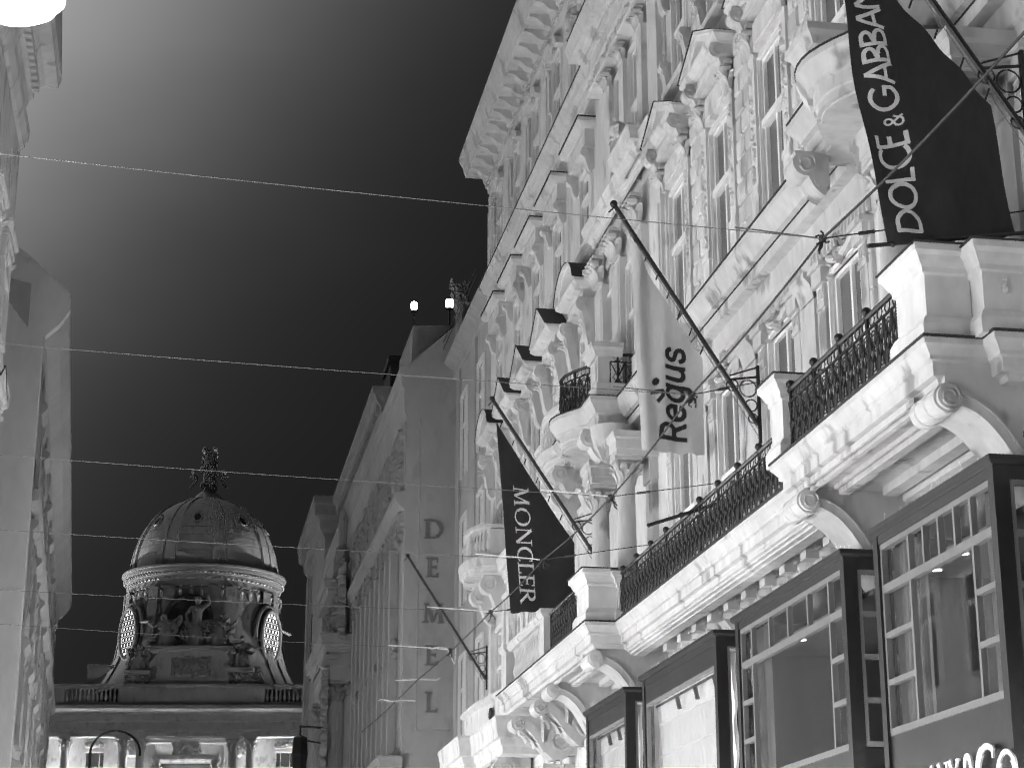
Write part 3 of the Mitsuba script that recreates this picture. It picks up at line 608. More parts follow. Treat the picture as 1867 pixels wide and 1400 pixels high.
# -- the dark glazed bays of the first floor
GLASS = 'm_glass'
def bay(i, a, b, style, side=True):
    f = 1.1; zt, zb = 6.28, 4.12
    m = MB().box(a, a + .13, f - .16, f, 0.4, zt).box(b - .13, b, f - .16, f, .4, zt).box(a, b, f - .14, f - .01, zt - .17, zt)
    m.sweep([(a, .0), (a, f), (b, f), (b, 0)], [(-.2, zt + .02), (.05, zt + .02), (.05, zt - .03), (.02, zt - .06), (0, zt - .07), (-.2, zt - .07)])
    m.box(a, b, .0, f, zt - .02, zt + .01).box(a, a + .12, .0, .16, .4, zt).box(b - .12, b, 0, .16, .4, zt).box(a + .02, b - .02, f - .12, f - .03, 2.9, zb - .05)
    m.box(a + .01, a + .1, .1, f - .02, 2.9, zb - .05).box(a + .01, a + .1, .1, f - .02, zt - .2, zt - .02)
    lab = {'tiffany': 'dark bay with lit script lettering below its window'}.get(style)
    k = put('bay_window', m, 'm_bronze', P)
    fr = MB(); o0, o1 = f - .10, f - .03; A, Bb = a + .13, b - .13; t = .045
    def bar(s0, s1, z0, z1): fr.box(s0, s1, o0, o1, z0, z1)
    top = zt - .17
    if style == 'panes':
        tr = 5.62; cl = A + .52; cr = Bb - .8 if i == 1 else Bb - .5
        bar(A, Bb, zb - .06, zb + .02); bar(A, Bb, top - .06, top); bar(A, A + t, zb, top); bar(Bb - t, Bb, zb, top); bar(A, Bb, tr - .045, tr + .045)
        bar(cl - t / 2, cl + t / 2, zb, top); bar(cr - t / 2, cr + t / 2, zb, top)
        n = 4; 
        for j in range(1, n): x = cl + (cr - cl) * j / n; bar(x - t / 2, x + t / 2, tr, top)
        for j in (1, 2): z = zb + (tr - zb) * j / 3; bar(A, cl, z - .03, z + .03); bar(cr, Bb, z - .03, z + .03)
        panes = [(A, cl, zb + (tr - zb) * j / 3, zb + (tr - zb) * (j + 1) / 3) for j in range(3)] + [(cr, Bb, zb + (tr - zb) * j / 3, zb + (tr - zb) * (j + 1) / 3) for j in range(3)] + [(cl, cr, zb, tr), (A, cl, tr, top), (cr, Bb, tr, top)] + [(cl + (cr - cl) * j / n, cl + (cr - cl) * (j + 1) / n, tr, top) for j in range(n)]
    else:
        hd = 5.84; fr2 = MB().box(A, Bb, f - .08, f - .02, hd, top); put('header_panel', fr2, 'm_bronze', k)
        bar(A, Bb, hd - .05, hd + .01); bar(A, A + .05, zb - .6, hd); bar(Bb - .05, Bb, zb - .6, hd); panes = [(A, Bb, zb - .6, hd)]
    put('sash', fr, 'm_sash', k)
    for s0, s1, z0, z1 in panes: put('pane', MB().add([(s0, f - .06, z0), (s1, f - .06, z0), (s1, f - .06, z1), (s0, f - .06, z1)], [[0, 1, 2, 3]]), GLASS, k)
    # near side light
    sf = MB(); 
    for z in np.linspace(zb, zt - .22, 5 if style == 'panes' else 2): sf.box(a + .02, a + .08, .16, f - .16, z - .03, z + .03)
    sf.box(a + .02, a + .08, .16, .2, zb, zt - .2).box(a + .02, a + .08, f - .21, f - .16, zb, zt - .2); put('sash', sf, 'm_sash', k)
    put('pane', MB().add([(a + .05, .16, zb), (a + .05, f - .16, zb), (a + .05, f - .16, zt - .2), (a + .05, .16, zt - .2)], [[0, 1, 2, 3]]), GLASS, k)
    # spikes against pigeons
    sp = MB()
    for _ in range(int((b - a) * 26)):
        s = rnd.uniform(a + .2, b - .05); o = rnd.uniform(.35, f - .02); sp.tube([[s, o, zt + .01], [s + rnd.uniform(-.05, .05), o + rnd.uniform(-.05, .06), zt + .15]], .004, 3)
    put('bird_spikes', sp, 'm_white', k, kind='stuff')
    # room
    if style == 'panes':
        put('room', MB().box(a - .1, b + .1, -3.0, -2.95, 3.6, 6.2).box(a - .1, a - .05, -3, -.34, 3.6, 6.2).box(b + .05, b + .1, -3, -.34, 3.6, 6.2).box(b - .17, b - .135, -3, f - .2, 3.6, 6.2).box(a + .135, a + .15, -3, .1, 3.6, 6.2), 'm_interior', k)
        put('ceiling', MB().box(a - .1, b + .1, -3, f - .3, 5.78, 5.84), 'm_interior', k)
        put('floor', MB().box(a - .1, b + .1, -3, f - .2, 3.7, 3.8), 'm_interior', k)
        def curtain(s0, s1, lit=False):
            n = max(6, int((s1 - s0) / .035)); S = np.linspace(s0, s1, n); O = f - .2 + .035 * np.sin(np.arange(n) * 1.25 + rnd.random()) + .02 * np.sin(np.arange(n) * .53)
            v = [(S[j], O[j], z) for j in range(n) for z in (4.0, 6.08)]
            put('curtain', MB().add(v, [[2 * j, 2 * j + 2, 2 * j + 3, 2 * j + 1] for j in range(n - 1)]), 'm_curtain', k, smooth=True)
        curtain(Bb - (.95 if i == 1 else .85), Bb - .03); curtain(A + .02, A + .5)
        for s, o in {1: ((18.09, .65), (18.9, .61)), 2: ((23.32, .65), (22.0, -.4))}.get(i, ((a + 1.2, .5),)):
            q = put('downlight', MB().rev(s, o, [(.07, 5.765), (.075, 5.785)], 12), 'm_white', k)
            put('lens', MB().rev(s, o, [(0, 5.768), (.055, 5.768)], 12), 'm_white', q, emit=30.0)
        put('lit_tube', MB().box(b - .9, b - .5, .2, .23, 6.0, 6.03), 'm_white', k, emit=6.0)
    else:
        put('room', MB().box(a + .02, a + .05, -.3, .1, 3.3, 6.2).box(b - .05, b - .02, .5, .95, 3.3, 6.2).box(a, b, -.6, .9, 6.02, 6.05), 'm_ceiling', k)
        fl = MB(); n = int((b - a) / .10)
        S = np.linspace(a + .05, b - .05, n * 4); O = .80 + .05 * np.abs(np.sin(np.arange(n * 4) * math.pi / 4)) + .008 * np.sin(np.arange(n * 4) * 1.7)
        Z = np.linspace(3.3, 6.0, 30); V = [(S[j], O[j] + .016 * math.sin(9 * z + .7 * j) , z) for j in range(len(S)) for z in Z]; L = len(Z)
        fl.add(V, [[j * L + q, (j + 1) * L + q, (j + 1) * L + q + 1, j * L + q + 1] for j in range(len(S) - 1) for q in range(L - 1)])
        put('fluted_screen', fl, 'm_fluted', k, smooth=True)
        sh = MB()
        for z in (3.9, 4.45, 5.0, 5.5): sh.box(a + .2, b - .2, .84, .875, z, z + .015)
        put('shelf_edge', sh, 'm_white', k)
        tr = put('spot_rail', MB().box(a + .3, b - .3, .93, .955, 5.76, 5.79), 'm_iron', k)
        for j in range(3):
            s = a + (b - a) * (.16 + .24 * j)
            put('spotlight', MB().tube([[s, .94, 5.77], [s - .04, .91, 5.58]], .035, 8), 'm_iron', tr, smooth=30)
        put('light_strip', MB().add([(a + .2, .98, 5.98), (b - .2, .98, 5.98), (b - .2, .90, 5.98), (a + .2, .90, 5.98)], [[0, 1, 2, 3]]), 'm_white', k, emit=5.0 if i == 3 else 2.2)
        put('light_strip', MB().box(a + .14, a + .2, .90, .95, 3.4, 5.7), 'm_white', k, emit=3.5 if i == 3 else .8)
    return k
for i, (a, b) in enumerate(BAYS): bay(i, a, b, 'panes' if i < 3 else 'display')
# ground floor shop windows of the palace: lit, below the picture
for a, b in BAYS:
    put('shop_window', MB().add([(a + .2, .4, .5), (b - .2, .4, .5), (b - .2, .4, 2.8), (a + .2, .4, 2.8)], [[0, 3, 2, 1]]), 'm_white', P, emit=LIT_DISPLAY * 3.4, weight=.6)
put('portal_door', MB().box(35.0, 40.6, -.05, .02, .1, 5.6).box(36.0, 36.3, .02, .2, .1, 5.0), 'm_bronze', P)

# ================================================================== pixel rays of the survey (used to set out heights and depths)
UPV = np.cross(RIGHT, FWD)
def ray(u, v): return FWD * F_PX + RIGHT * (u - 933.5) - UPV * (v - 700)
def on_x(u, v, X): d = ray(u, v); return CAM + d * (X / d[0])
def on_y(u, v, Y): d = ray(u, v); return CAM + d * (Y / d[1])
def on_z(u, v, Z): d = ray(u, v); return CAM + d * ((Z - 1.6) / d[2])

# ================================================================== the lower house between the palace and the lettered gable
FRAME = RIGHT_SIDE
H = thing('narrow_house', 'narrow plain grey house squeezed between the ornate palace and the lettered gable wall', 'building')
hw = []
for z0, z1 in ((8.3, 10.9), (12.6, 15.2), (16.6, 19.2)):
    for c in (53.6, 56.9): hw.append((c, z0, z1))
put('wall', MB().poly_o(sbox(END + .003, 0, 59.09, 20.9).difference(unary_union([sbox(c - .5, a, c + .5, b) for c, a, b in hw])), -.4, -.02), 'm_oldplaster', H)
put('back_wall', MB().box(END + .01, 59.08, -.9, -.8, 0, 20.9), 'm_interior', H)
for c, a, b in hw:
    window(H, c, a, b, 1.0, a + (b - a) * .65, casing=.14, proud=.05)
    put('pilaster', MB().box(c + .9, c + 1.25, -.02, .07, 7.0, 20.3), 'm_oldplaster', H) if a > 16 else None
put('cornice', MB().sweep([(END + .01, -.02), (59.08, -.02)], [(0, 21.0), (.40, 20.95), (.40, 20.86), (.28, 20.78), (.12, 20.66), (.08, 20.4), (0, 20.35)]), 'm_oldplaster', H)
put('roof', MB().add([(END, .3, 21.0), (59.08, .3, 21.0), (59.08, -4.5, 23.2), (END, -4.5, 23.2)], [[0, 1, 2, 3]]), 'm_roof', H)
put('eaves_wire', MB().tube([(END + .2, .42, 21.35), (59, .42, 21.35)], .012, 5).tube([(END + .2, .42, 21.6), (59, .42, 21.6)], .012, 5), 'm_iron', H)
u = on_y(838, 600, 57.0)
FRAME = WORLD
put('chimney_pot', MB().rev(u[0], 57.0, [(.0, 20.8), (.16, 20.8), (.13, 21.9), (.22, 22.1), (.2, 22.3), (0, 22.3)], 12).foliage(u[0] - .25, u[0] + .25, 22.2, 22.9, 56.9, 40, .25, rnd, -.15), 'm_oldcarved', None, 'carved stone finial with a leafy crown at the eaves of the narrow house', 'finial', smooth=35)

# ================================================================== lettered gable and its street front
D = thing('corner_building', 'grey old building with tall lettered gable wall and carved street front', 'building')
GY = 59.1
gp = Polygon([(6.93, 0), (6.93, 20.3), (6.78, 20.62), (8.57, 22.33), (10.6, 24.2), (16, 24.2), (16, 0)])
m = MB(); mm = trimesh.creation.extrude_polygon(gp, .5, engine='earcut'); m.add(np.stack([mm.vertices[:, 0], GY + mm.vertices[:, 2], mm.vertices[:, 1]], 1), mm.faces)
put('gable_wall', m, 'm_oldplaster', D)
put('plaster_band', MB().box(7.35, 8.45, GY - .02, GY, 9.0, 9.05).box(7.36, 7.39, GY - .02, GY, 9.05, 19), 'm_oldplaster', D)
put('roof', MB().add([(6.95, GY, 20.75), (6.95, 92, 20.75), (8.57, 92, 22.4), (8.57, GY, 22.4), (10.6, GY, 24.3), (10.6, 92, 24.3)], [[0, 1, 2, 3], [3, 2, 5, 4]]), 'm_roof', D)
FD = frame((6.95, 0, 0), (0, 1, 0), (-1, 0, 0)); FRAME = FD
put('street_wall', MB().poly_o(sbox(GY + .003, 0, 92.6, 20.4).difference(unary_union([sbox(60.2 + 1.62 * j, 8.6, 61.1 + 1.62 * j, 15.2) for j in range(9)])), -.5, 0), 'm_oldplaster', D)
put('back_wall', MB().box(GY + .6, 92.5, -.95, -.85, 0, 20), 'm_interior', D)
put('cornice', MB().sweep([(GY - .0, 0), (92.6, 0)], [(0, 20.75), (.26, 20.72), (.26, 20.5), (.20, 20.4), (.20, 20.1), (.12, 20.0), (.10, 19.2), (.05, 19.1), (0, 19.0)]), 'm_oldplaster', D)
fz = put('frieze', MB().box(GY + .02, 76.5, 0, .06, 16.6, 18.9), 'm_oldcarved', D)
put('carved_scrolls', MB().foliage(GY + .3, 77, 16.7, 18.8, .06, 480, .5, rnd, .14), 'm_oldcarved', fz, kind='stuff')
put('string_course', MB().sweep([(GY, 0), (76.5, 0)], [(0, 16.6), (.34, 16.5), (.34, 16.3), (.2, 16.1), (.08, 16.0), (0, 15.9)]), 'm_oldplaster', D)
put('carved_band', MB().foliage(GY + .2, 77, 15.1, 16.0, .02, 450, .4, rnd, .16), 'm_oldcarved', D, kind='stuff')
for j in range(9):
    c = 60.65 + 1.62 * j
    window(D, c, 8.6, 15.0, .82, 12.4, casing=.09, o=-.2, fmat='m_oldplaster')
    put('pilaster', MB().box(c + .62, c + .98, 0, .22, 8.0, 15.1).box(c + .55, c + 1.05, 0, .3, 7.6, 8.0), 'm_oldplaster', D)
    put('bust', MB().ball(c, .12, 11.9, .17, 2, (1, .9, 1.25)).ball(c, .08, 11.55, .25, 1, (1.1, .6, .6)), 'm_oldcarved', D, smooth=True)
put('balcony', MB().sweep([(GY, 0), (GY, .5), (77, .5), (77, 0)], cornice_prof(8.2, .7, .25, -.4)), 'm_oldplaster', D)
for j in range(12): put('modillion', MB().box(59.6 + 1.4 * j, 59.9 + 1.4 * j, 0, .55, 7.1, 7.48).ball(59.75 + 1.4 * j, .5, 6.6, .13, 1), 'm_oldplaster', D)
put('parapet', MB().sweep([(73.3, -.5), (92.6, -.5)], [(-.9, 24.45), (.25, 24.45), (.25, 24.2), (.12, 24.05), (.08, 23.85), (-.10, 23.6), (-.12, 23.0), (-.2, 22.9), (-.2, 20.0), (-.9, 20.0)]), 'm_oldplaster', D)
put('dentil_course', dentils(MB(), 73.5, 92.4, -.62, -.42, 23.5, 23.84, .5), 'm_oldplaster', D, kind='stuff')
put('chimney', MB().box(73.8, 76.0, -1.9, -1.0, 20, 25.6).box(73.7, 76.1, -2.0, -.9, 25.6, 25.9), 'm_roof', D)
# the richly carved centre: balcony block, capitals, fluted columns
FRAME = frame((6.95, 6.2, 1.0), (0, 1, 0), (-1, 0, 0))
for s, big in ((70.9, True), (73.6, False), (77.6, False)):
    o = .62; r = .36 if big else .32
    fl = MB(); n = 20
    for q in range(n):
        a = q * 2 * math.pi / n; fl.rev(s + r * .93 * math.cos(a), o + r * .93 * math.sin(a), [(.05, 5.2), (.05, 11.3)], 5)
    fl.rev(s, o, [(0, 4.6), (r * 1.3, 4.6), (r * 1.3, 4.9), (r, 5.1), (r * .93, 11.3), (0, 11.3)], 20)
    k = put('column', fl, 'm_oldplaster', D); put('capital', column_capital(MB(), s, o, 12.1, r, .85), 'm_oldcarved', k)
put('entablature', MB().sweep([(70.2, 0), (70.2, 1.0), (78.3, 1.0), (78.3, 0)], cornice_prof(13.9, .7, .35)).sweep([(70.3, 0), (70.3, .9), (78.2, .9), (78.2, 0)], [(0, 13.2), (.05, 13.2), (.05, 12.7), (0, 12.6), (0, 12.1), (-.8, 12.1)]), 'm_oldplaster', D)
put('volute', MB().poly_s(Point(1.05, 12.7).buffer(.22, 8).union(sbox(.6, 12.9, 1.2, 13.1)), 70.1, 70.7), 'm_oldplaster', D)
put('garlands', MB().foliage(70, 71.2, 8.4, 13.0, .95, 90, .5, rnd, .25).foliage(69.6, 70.6, 13.8, 16.5, .4, 80, .5, rnd, .3).foliage(70.5, 78, 13.9, 17.2, .4, 220, .55, rnd, .35), 'm_oldcarved', D, kind='stuff')
put('balcony', MB().sweep([(71, 0), (71, .95), (76.5, .95), (76.5, 0)], cornice_prof(16.3, .6, .25, -.5)).box(71.2, 76.3, .2, .8, 16.3, 17.2), 'm_oldplaster', D)
put('obelisk_post', MB().box(71.4, 72.0, .1, .7, 17.2, 17.7).rev(71.7, .4, [(.26, 17.7), (.16, 17.9), (.2, 18.9), (.12, 19.3), (0, 19.5)], 8), 'm_oldcarved', D)
put('dark_lantern_bracket', MB().tube([(70.5, .9, 9.6), (70.5, 1.7, 9.7)], .04, 6), 'm_iron', D)
FRAME = frame((6.9, 0, 0), (0, 1, 0), (-1, 0, 0))
Fb = thing('corner_block', 'tall plain end block with deep overhanging cornice closing the right side of the street', 'building')
put('wall', MB().box(92.61, 103.6, -8, 0, 0, 22.6), 'm_oldplaster', Fb)
put('cornice', MB().sweep([(92.9, -8), (92.9, 0), (103.6, 0), (103.6, -8)], [(-.3, 24.6), (.62, 24.55), (.62, 24.2), (.56, 24.1), (.56, 23.6), (.3, 23.4), (.26, 23.0), (.1, 22.8), (0, 22.5), (-.3, 22.5)]).box(93.3, 103.2, -8, -.2, 24.2, 24.5), 'm_oldplaster', Fb)
put('pilaster', MB().box(102.2, 103.5, 0, .12, 0, 22.4).box(100.6, 101.2, 0, .1, 9, 22.2), 'm_oldplaster', Fb)
put('window_slot', MB().box(99.6, 100.1, -.0, .03, 16.5, 20.0), 'm_darkpane', Fb)
FRAME = frame((6.95, 6.5, 1.0), (0, 1, 0), (-1, 0, 0))
put('hanging_lantern', MB().rev(70.5, 1.95, [(0, 10.0), (.3, 9.85), (.35, 9.2), (.26, 8.5), (0, 8.3)], 6).tube([(70.5, 1.95, 10), (70.5, 1.95, 10.3)], .04).tube([(70.5, .8, 10.25), (70.5, 2.0, 10.3)], .05), 'm_iron', None, 'unlit black iron lantern hanging from the carved street front beside the fluted columns', 'lantern')

for a in (61, 65, 69, 73, 82, 86): put('shop_window', MB().add([(a, .12, .6), (a + 2.6, .12, .6), (a + 2.6, .12, 4.2), (a, .12, 4.2)], [[0, 3, 2, 1]]), 'm_white', D, emit=LIT_DISPLAY * 1.2, weight=.3)

# letters on the gable
def strokes(ch, serif=True, w=.15, thin=.075):
    """a letter of cap height 1 as a polygon and its advance"""
    L = lambda *p, t=w: LineString(p).buffer(t / 2, cap_style='flat', join_style='mitre')
    def arc(cx, cy, rx, ry, a0, a1, n=40): return [(cx + rx * math.cos(math.radians(a)), cy + ry * math.sin(math.radians(a))) for a in np.linspace(a0, a1, n)]
    def ring(cx, cy, rx, ry, t, a0=0, a1=360): return LineString(arc(cx, cy, rx, ry, a0, a1)).buffer(t / 2, cap_style='flat')
    S = lambda x, y, ww=.34: sbox(x - ww / 2, y - .03, x + ww / 2, y + .03) if serif else Polygon()
    h = w / 2; e = thin / 2
    if ch == 'D': g = [L((h, 0), (h, 1)), LineString([(h, 1 - e), (.35, 1 - e), *arc(.35, .5, .45, .5 - e, 90, -90), (h, e)]).buffer(e if serif else h), ring(.35, .5, .45, .44, w, -60, 60), S(h, .03), S(h, .97)]; a = .88
    elif ch == 'O': g = [ring(.52, .5, .46, .47, thin if serif else w), ring(.52, .5, .44, .45, w, 140, 220), ring(.52, .5, .44, .45, w, -40, 40)]; a = 1.06
    elif ch == 'L': g = [L((h, 0), (h, 1)), L((0, e), (.5, e), t=thin if serif else w), S(h, .97), S(h, .03)] + ([sbox(.46, 0, .52, .22)] if serif else []); a = .55
    elif ch == 'C': g = [ring(.5, .5, .45, .46, thin if serif else w, 48, 312), ring(.5, .5, .44, .45, w, 120, 240)] + ([sbox(.74, .72, .80, .95)] if serif else []); a = .84
    elif ch == 'G': g = [ring(.5, .5, .45, .46, w, 42, 320), L((.55, .46), (.93, .46)), L((.93 - h, .5), (.84, .16))]; a = 1.0
    elif ch == 'E': g = [L((h, 0), (h, 1)), L((0, e), (.52, e), t=thin if serif else w), L((0, 1 - e), (.5, 1 - e), t=thin if serif else w), L((h, .52), (.44, .52), t=thin if serif else w), S(h, .03), S(h, .97)] + ([sbox(.47, 0, .54, .22), sbox(.45, .78, .52, 1), sbox(.40, .42, .46, .62)] if serif else []); a = .60
    elif ch == 'F': g = [L((h, 0), (h, 1)), L((0, 1 - e), (.5, 1 - e), t=thin if serif else w), L((h, .52), (.42, .52), t=thin if serif else w), S(h, .03), S(h, .97)]; a = .58
    elif ch == 'I': g = [L((.17, 0), (.17, 1)), S(.17, .03), S(.17, .97)]; a = .36
    elif ch == 'T': g = [L((.36, 0), (.36, 1)), L((0, 1 - e), (.72, 1 - e), t=thin if serif else w), S(.36, .03)]; a = .74
    elif ch == 'Y': g = [L((.4, 0), (.4, .45)), L((.4, .45), (.06, 1)), L((.4, .45), (.74, 1), t=thin if serif else w), S(.4, .03), S(.07, .97, .28), S(.73, .97, .28)]; a = .80
    elif ch == 'M': g = [L((.14, 0), (.20, 1), t=thin if serif else w), L((.20, 1), (.54, .04), t=w), L((.54, .04), (.88, 1), t=thin if serif else w), L((.88, 1), (.94, 0), t=w), S(.14, .03), S(.94, .03), S(.16, .97, .2), S(.92, .97, .2)]; a = 1.08
    elif ch == 'N': g = [L((h, 0), (h, 1), t=thin if serif else w), L((h, 1), (.78, 0), t=w), L((.78, 0), (.78, 1), t=thin if serif else w), S(h, .03), S(h, .97, .2), S(.78, .97)]; a = .90
    elif ch == 'A': g = [L((.05, 0), (.43, 1), t=thin if serif else w), L((.43, 1), (.81, 0), t=w), L((.18, .32), (.68, .32), t=thin if serif else w * .9), S(.05, .03, .26), S(.81, .03, .26)]; a = .87
    elif ch == 'B': g = [L((h, 0), (h, 1)), LineString([(h, 1 - h), (.3, 1 - h), *arc(.3, .75, .24, .25 - h, 90, -90), (h, .5), (.34, .5), *arc(.34, .27, .27, .27 - h, 90, -90), (h, h)]).buffer(h)]; a = .68
    elif ch == 'R': g = [L((h, 0), (h, 1)), LineString([(h, 1 - e), (.3, 1 - e), *arc(.3, .74, .25, .26 - e, 90, -90), (h, .48)]).buffer(e if serif else h), ring(.3, .74, .25, .21, w, -70, 70), L((.28, .5), (.72, .0), t=w), S(h, .03), S(h, .97), S(.74, .03, .2)]; a = .78
    elif ch == '&': g = [ring(.33, .74, .17, .2, w * .8), ring(.30, .26, .25, .22, w * .8, 70, 330), L((.22, .60), (.66, .02), t=w * .8), L((.50, .20), (.66, .46), t=w * .8)]; a = .74
    else: g = [Polygon()]; a = .3
    return unary_union([x for x in g if not x.is_empty]).buffer(.0), a
def letters(text, gap=.06, **kw):
    x, out = 0.0, []
    for ch in text:
        g, a = strokes(ch, **kw)
        if not g.is_empty: out.append((ch, affinity.translate(g, x, 0)))
        x += a + gap
    return out, x - gap
FRAME = WORLD
for ch, z in zip('DEMEL', (15.34, 14.1, 12.65, 11.32, 9.87)):
    (pairs, wd) = letters(ch, serif=True, w=.17, thin=.09); g = pairs[0][1]; h = .62
    mm = trimesh.creation.extrude_polygon(g, .05, engine='earcut') if g.geom_type == 'Polygon' else trimesh.util.concatenate([trimesh.creation.extrude_polygon(q, .05, engine='earcut') for q in g.geoms])
    put('letter', MB().add(np.stack([7.86 + (mm.vertices[:, 0] - wd / 2) * h, GY - mm.vertices[:, 2], z - h / 2 + mm.vertices[:, 1] * h], 1), mm.faces), 'm_letter', D)

# roof lamps above the gable
for i, (u_, v_, nm) in enumerate(((755, 558, 'round'), (820, 553, 'square'))):
    p = on_y(u_, v_, 64.0)
    k = thing('roof_lamp', f'small lit {nm} lamp on a thin pole above the dark roofs left of the palace', 'lamp', 'roof lamps above the gable')
    put('pole', MB().tube([(p[0], 64, p[2] - 2.6), (p[0], 64, p[2] - .14)], .03, 6), 'm_iron', k)
    put('housing', MB().rev(p[0], 64.05, [(.0, p[2] - .16), (.12, p[2] - .16), (.15, p[2] - .2), (0, p[2] - .22)], 10), 'm_iron', k)
    if i == 0: put('bulb', MB().ball(p[0], 64, p[2], .15, 2, (.9, .9, 1.2)), 'm_white', k, smooth=True, emit=8.0)
    else: put('bulb', MB().box(p[0] - .13, p[0] + .13, 63.9, 64.1, p[2] - .12, p[2] + .14), 'm_white', k, emit=8.0)
p = on_y(775, 640, 62.0)
put('roof_dormer', MB().add([(p[0] - .5, 62, p[2] - 1.2), (p[0] - .42, 62, p[2] + .9), (p[0] + 1.3, 62, p[2] + 1.0), (p[0] + 1.3, 62, p[2] - 1.2), (p[0] - .5, 66, p[2] - 1.2), (p[0] - .42, 66, p[2] + .9), (p[0] + 1.3, 66, p[2] + 1.0), (p[0] + 1.3, 66, p[2] - 1.2)], [[0, 1, 2, 3], [0, 1, 5, 4], [1, 2, 6, 5]]), 'm_gate', D)

# ================================================================== houses on the left
FRAME = frame((-4.95, 0, 0), (0, -1, 0), (1, 0, 0))
Lb = thing('town_house', 'near town house at the left edge with bracketed cornice and moulded window hoods', 'building')
ys = [48.2 - 3.1 * j for j in range(18)]
put('wall', MB().box(-50, 12, -9, 0, 3.9, 25.0).box(-50, 12, -9, -1.0, 0, 3.9), 'm_plaster', Lb)
put('cornice', MB().sweep([(-50, -9), (-50, 0), (12, 0)], [(0, 28.6), (.75, 28.5), (.9, 26.0), (.86, 25.9), (.82, 25.75), (.5, 25.7), (.42, 25.55), (.26, 25.45), (.22, 25.05), (.12, 25.0), (.08, 24.8), (0, 24.7)]), 'm_plaster', Lb)
put('dentil_course', dentils(MB(), -49.9, -20, .22, .40, 25.1, 25.4, .4), 'm_plaster', Lb, kind='stuff')
put('string_course', MB().sweep([(-50, -9), (-50, 0), (12, 0)], [(0, 24.2), (.2, 24.1), (.18, 23.8), (.08, 23.5), (0, 23.4)]).sweep([(-50, -9), (-50, 0), (12, 0)], [(0, 16.6), (.25, 16.5), (.22, 16.1), (0, 15.9)]).sweep([(-50, -9), (-50, 0), (12, 0)], [(0, 8.3), (.12, 8.2), (.1, 7.6), (0, 7.5)]), 'm_plaster', Lb)
for y in ys[:8]:
    for z0, z1 in ((17.4, 19.6), (13.0, 15.4), (9.0, 11.6)):
        window(Lb, -y, z0, z1, 1.2, z0 + (z1 - z0) * .7, o=.02, casing=.2, proud=.12)
        pediment(Lb, -y, 1.9, z1 + .3, .6, .26, 'flat' if z0 != 13.0 else 'tri', relief=False)
        for e in (-.8, .8): leaf_console(Lb, -y + e, .02, z1 + .32, .22, .6, .15, 'm_plaster')
        put('sill', MB().box(-y - .8, -y + .8, 0, .14, z0 - .16, z0 - .02), 'm_plaster', Lb)
for j in range(17):
    y = 48.2 - 3.1 * j
    k = put('shop_window', MB().box(-y - 1.35, -y + 1.35, -.98, -.9, .2, 3.7).box(-y - 1.55, -y - 1.3, -.9, .05, 0, 3.9).box(-y + 1.3, -y + 1.55, -.9, .05, 0, 3.9), 'm_bronze', Lb)
    put('lit_display', MB().add([(-y - 1.25, -.55, .5), (-y + 1.25, -.55, .5), (-y + 1.25, -.55, 3.4), (-y - 1.25, -.55, 3.4)], [[0, 3, 2, 1]]), 'm_white', k, emit=LIT_DISPLAY * 1.0, weight=1.4)
dv = np.array([math.sin(math.radians(-2.35)), math.cos(math.radians(-2.35)), 0])
L2 = frame((-4.92, 62, 0), tuple(-dv), (dv[1], -dv[0], 0))
FRAME = WORLD
Lc = thing('town_house', 'farther town house on the left with blank grey side wall and overhanging eaves', 'building')
pts = [on_y(u_, v_, 62.0)[[0, 2]] for u_, v_ in ((60, 470), (128, 534))]
gp = Polygon([(-14, 0), (-14, 27.5), (-8, 26.6), tuple(pts[0]), tuple(pts[1]), (-4.11, 23.0), (-4.4, 22.5), (-4.6, 22.3), (-4.9, 22.0), (-4.92, 0)])
mm = trimesh.creation.extrude_polygon(gp, .4, engine='earcut')
put('side_wall', MB().add(np.stack([mm.vertices[:, 0], 62.0 + mm.vertices[:, 2], mm.vertices[:, 1]], 1), mm.faces), 'm_sidewall', Lc)
FRAME = L2
put('wall', MB().box(-54, -.42, -9, 0, 0, 22.1), 'm_oldplaster', Lc)
put('stucco_relief', MB().foliage(-52, -2, 9, 21.5, .03, 420, .8, rnd, .08), 'm_oldcarved', Lc, kind='stuff')
put('eaves', MB().sweep([(-54, 0), (-.02, 0)], [(-2, 24.2), (.80, 23.58), (.80, 23.3), (.80, 23.0), (.5, 22.5), (.3, 22.3), (.1, 22.1), (0, 21.7)]), 'm_eaves', Lc)
for y in (3.0, 9.2, 17.5, 24.0, 33.0, 44.0):
    for z0, z1 in ((17.6, 19.8), (13.4, 15.8), (9.3, 11.8)):
        k = put('window_hood', MB().sweep([(-y - .9, 0), (-y + .9, 0)], [(0, z1 + .55), (.26, z1 + .5), (.26, z1 + .36), (.14, z1 + .2), (0, z1 + .12)]).box(-y - .8, -y - .55, 0, .1, z0 - .3, z1 + .2).box(-y + .55, -y + .8, 0, .1, z0 - .3, z1 + .2).box(-y - .9, -y + .9, 0, .16, z0 - .4, z0 - .22), 'm_oldplaster', Lc)
        put('pane', MB().box(-y - .5, -y + .5, 0, .02, z0, z1), 'm_darkpane', k)
for y in np.arange(22, 52, 2.4): put('keystone', MB().cbox(-y - .25, -y + .25, 0, .36, 9.0, 9.8, .1).ball(-y, .3, 9.3, .2, 1), 'm_oldcarved', Lc)
put('string_course', MB().sweep([(-54, 0), (-.42, 0)], [(0, 8.3), (.3, 8.2), (.3, 8.0), (0, 7.8)]).sweep([(-54, 0), (-.42, 0)], [(0, 17.0), (.3, 16.9), (.25, 16.6), (0, 16.5)]), 'm_oldplaster', Lc)

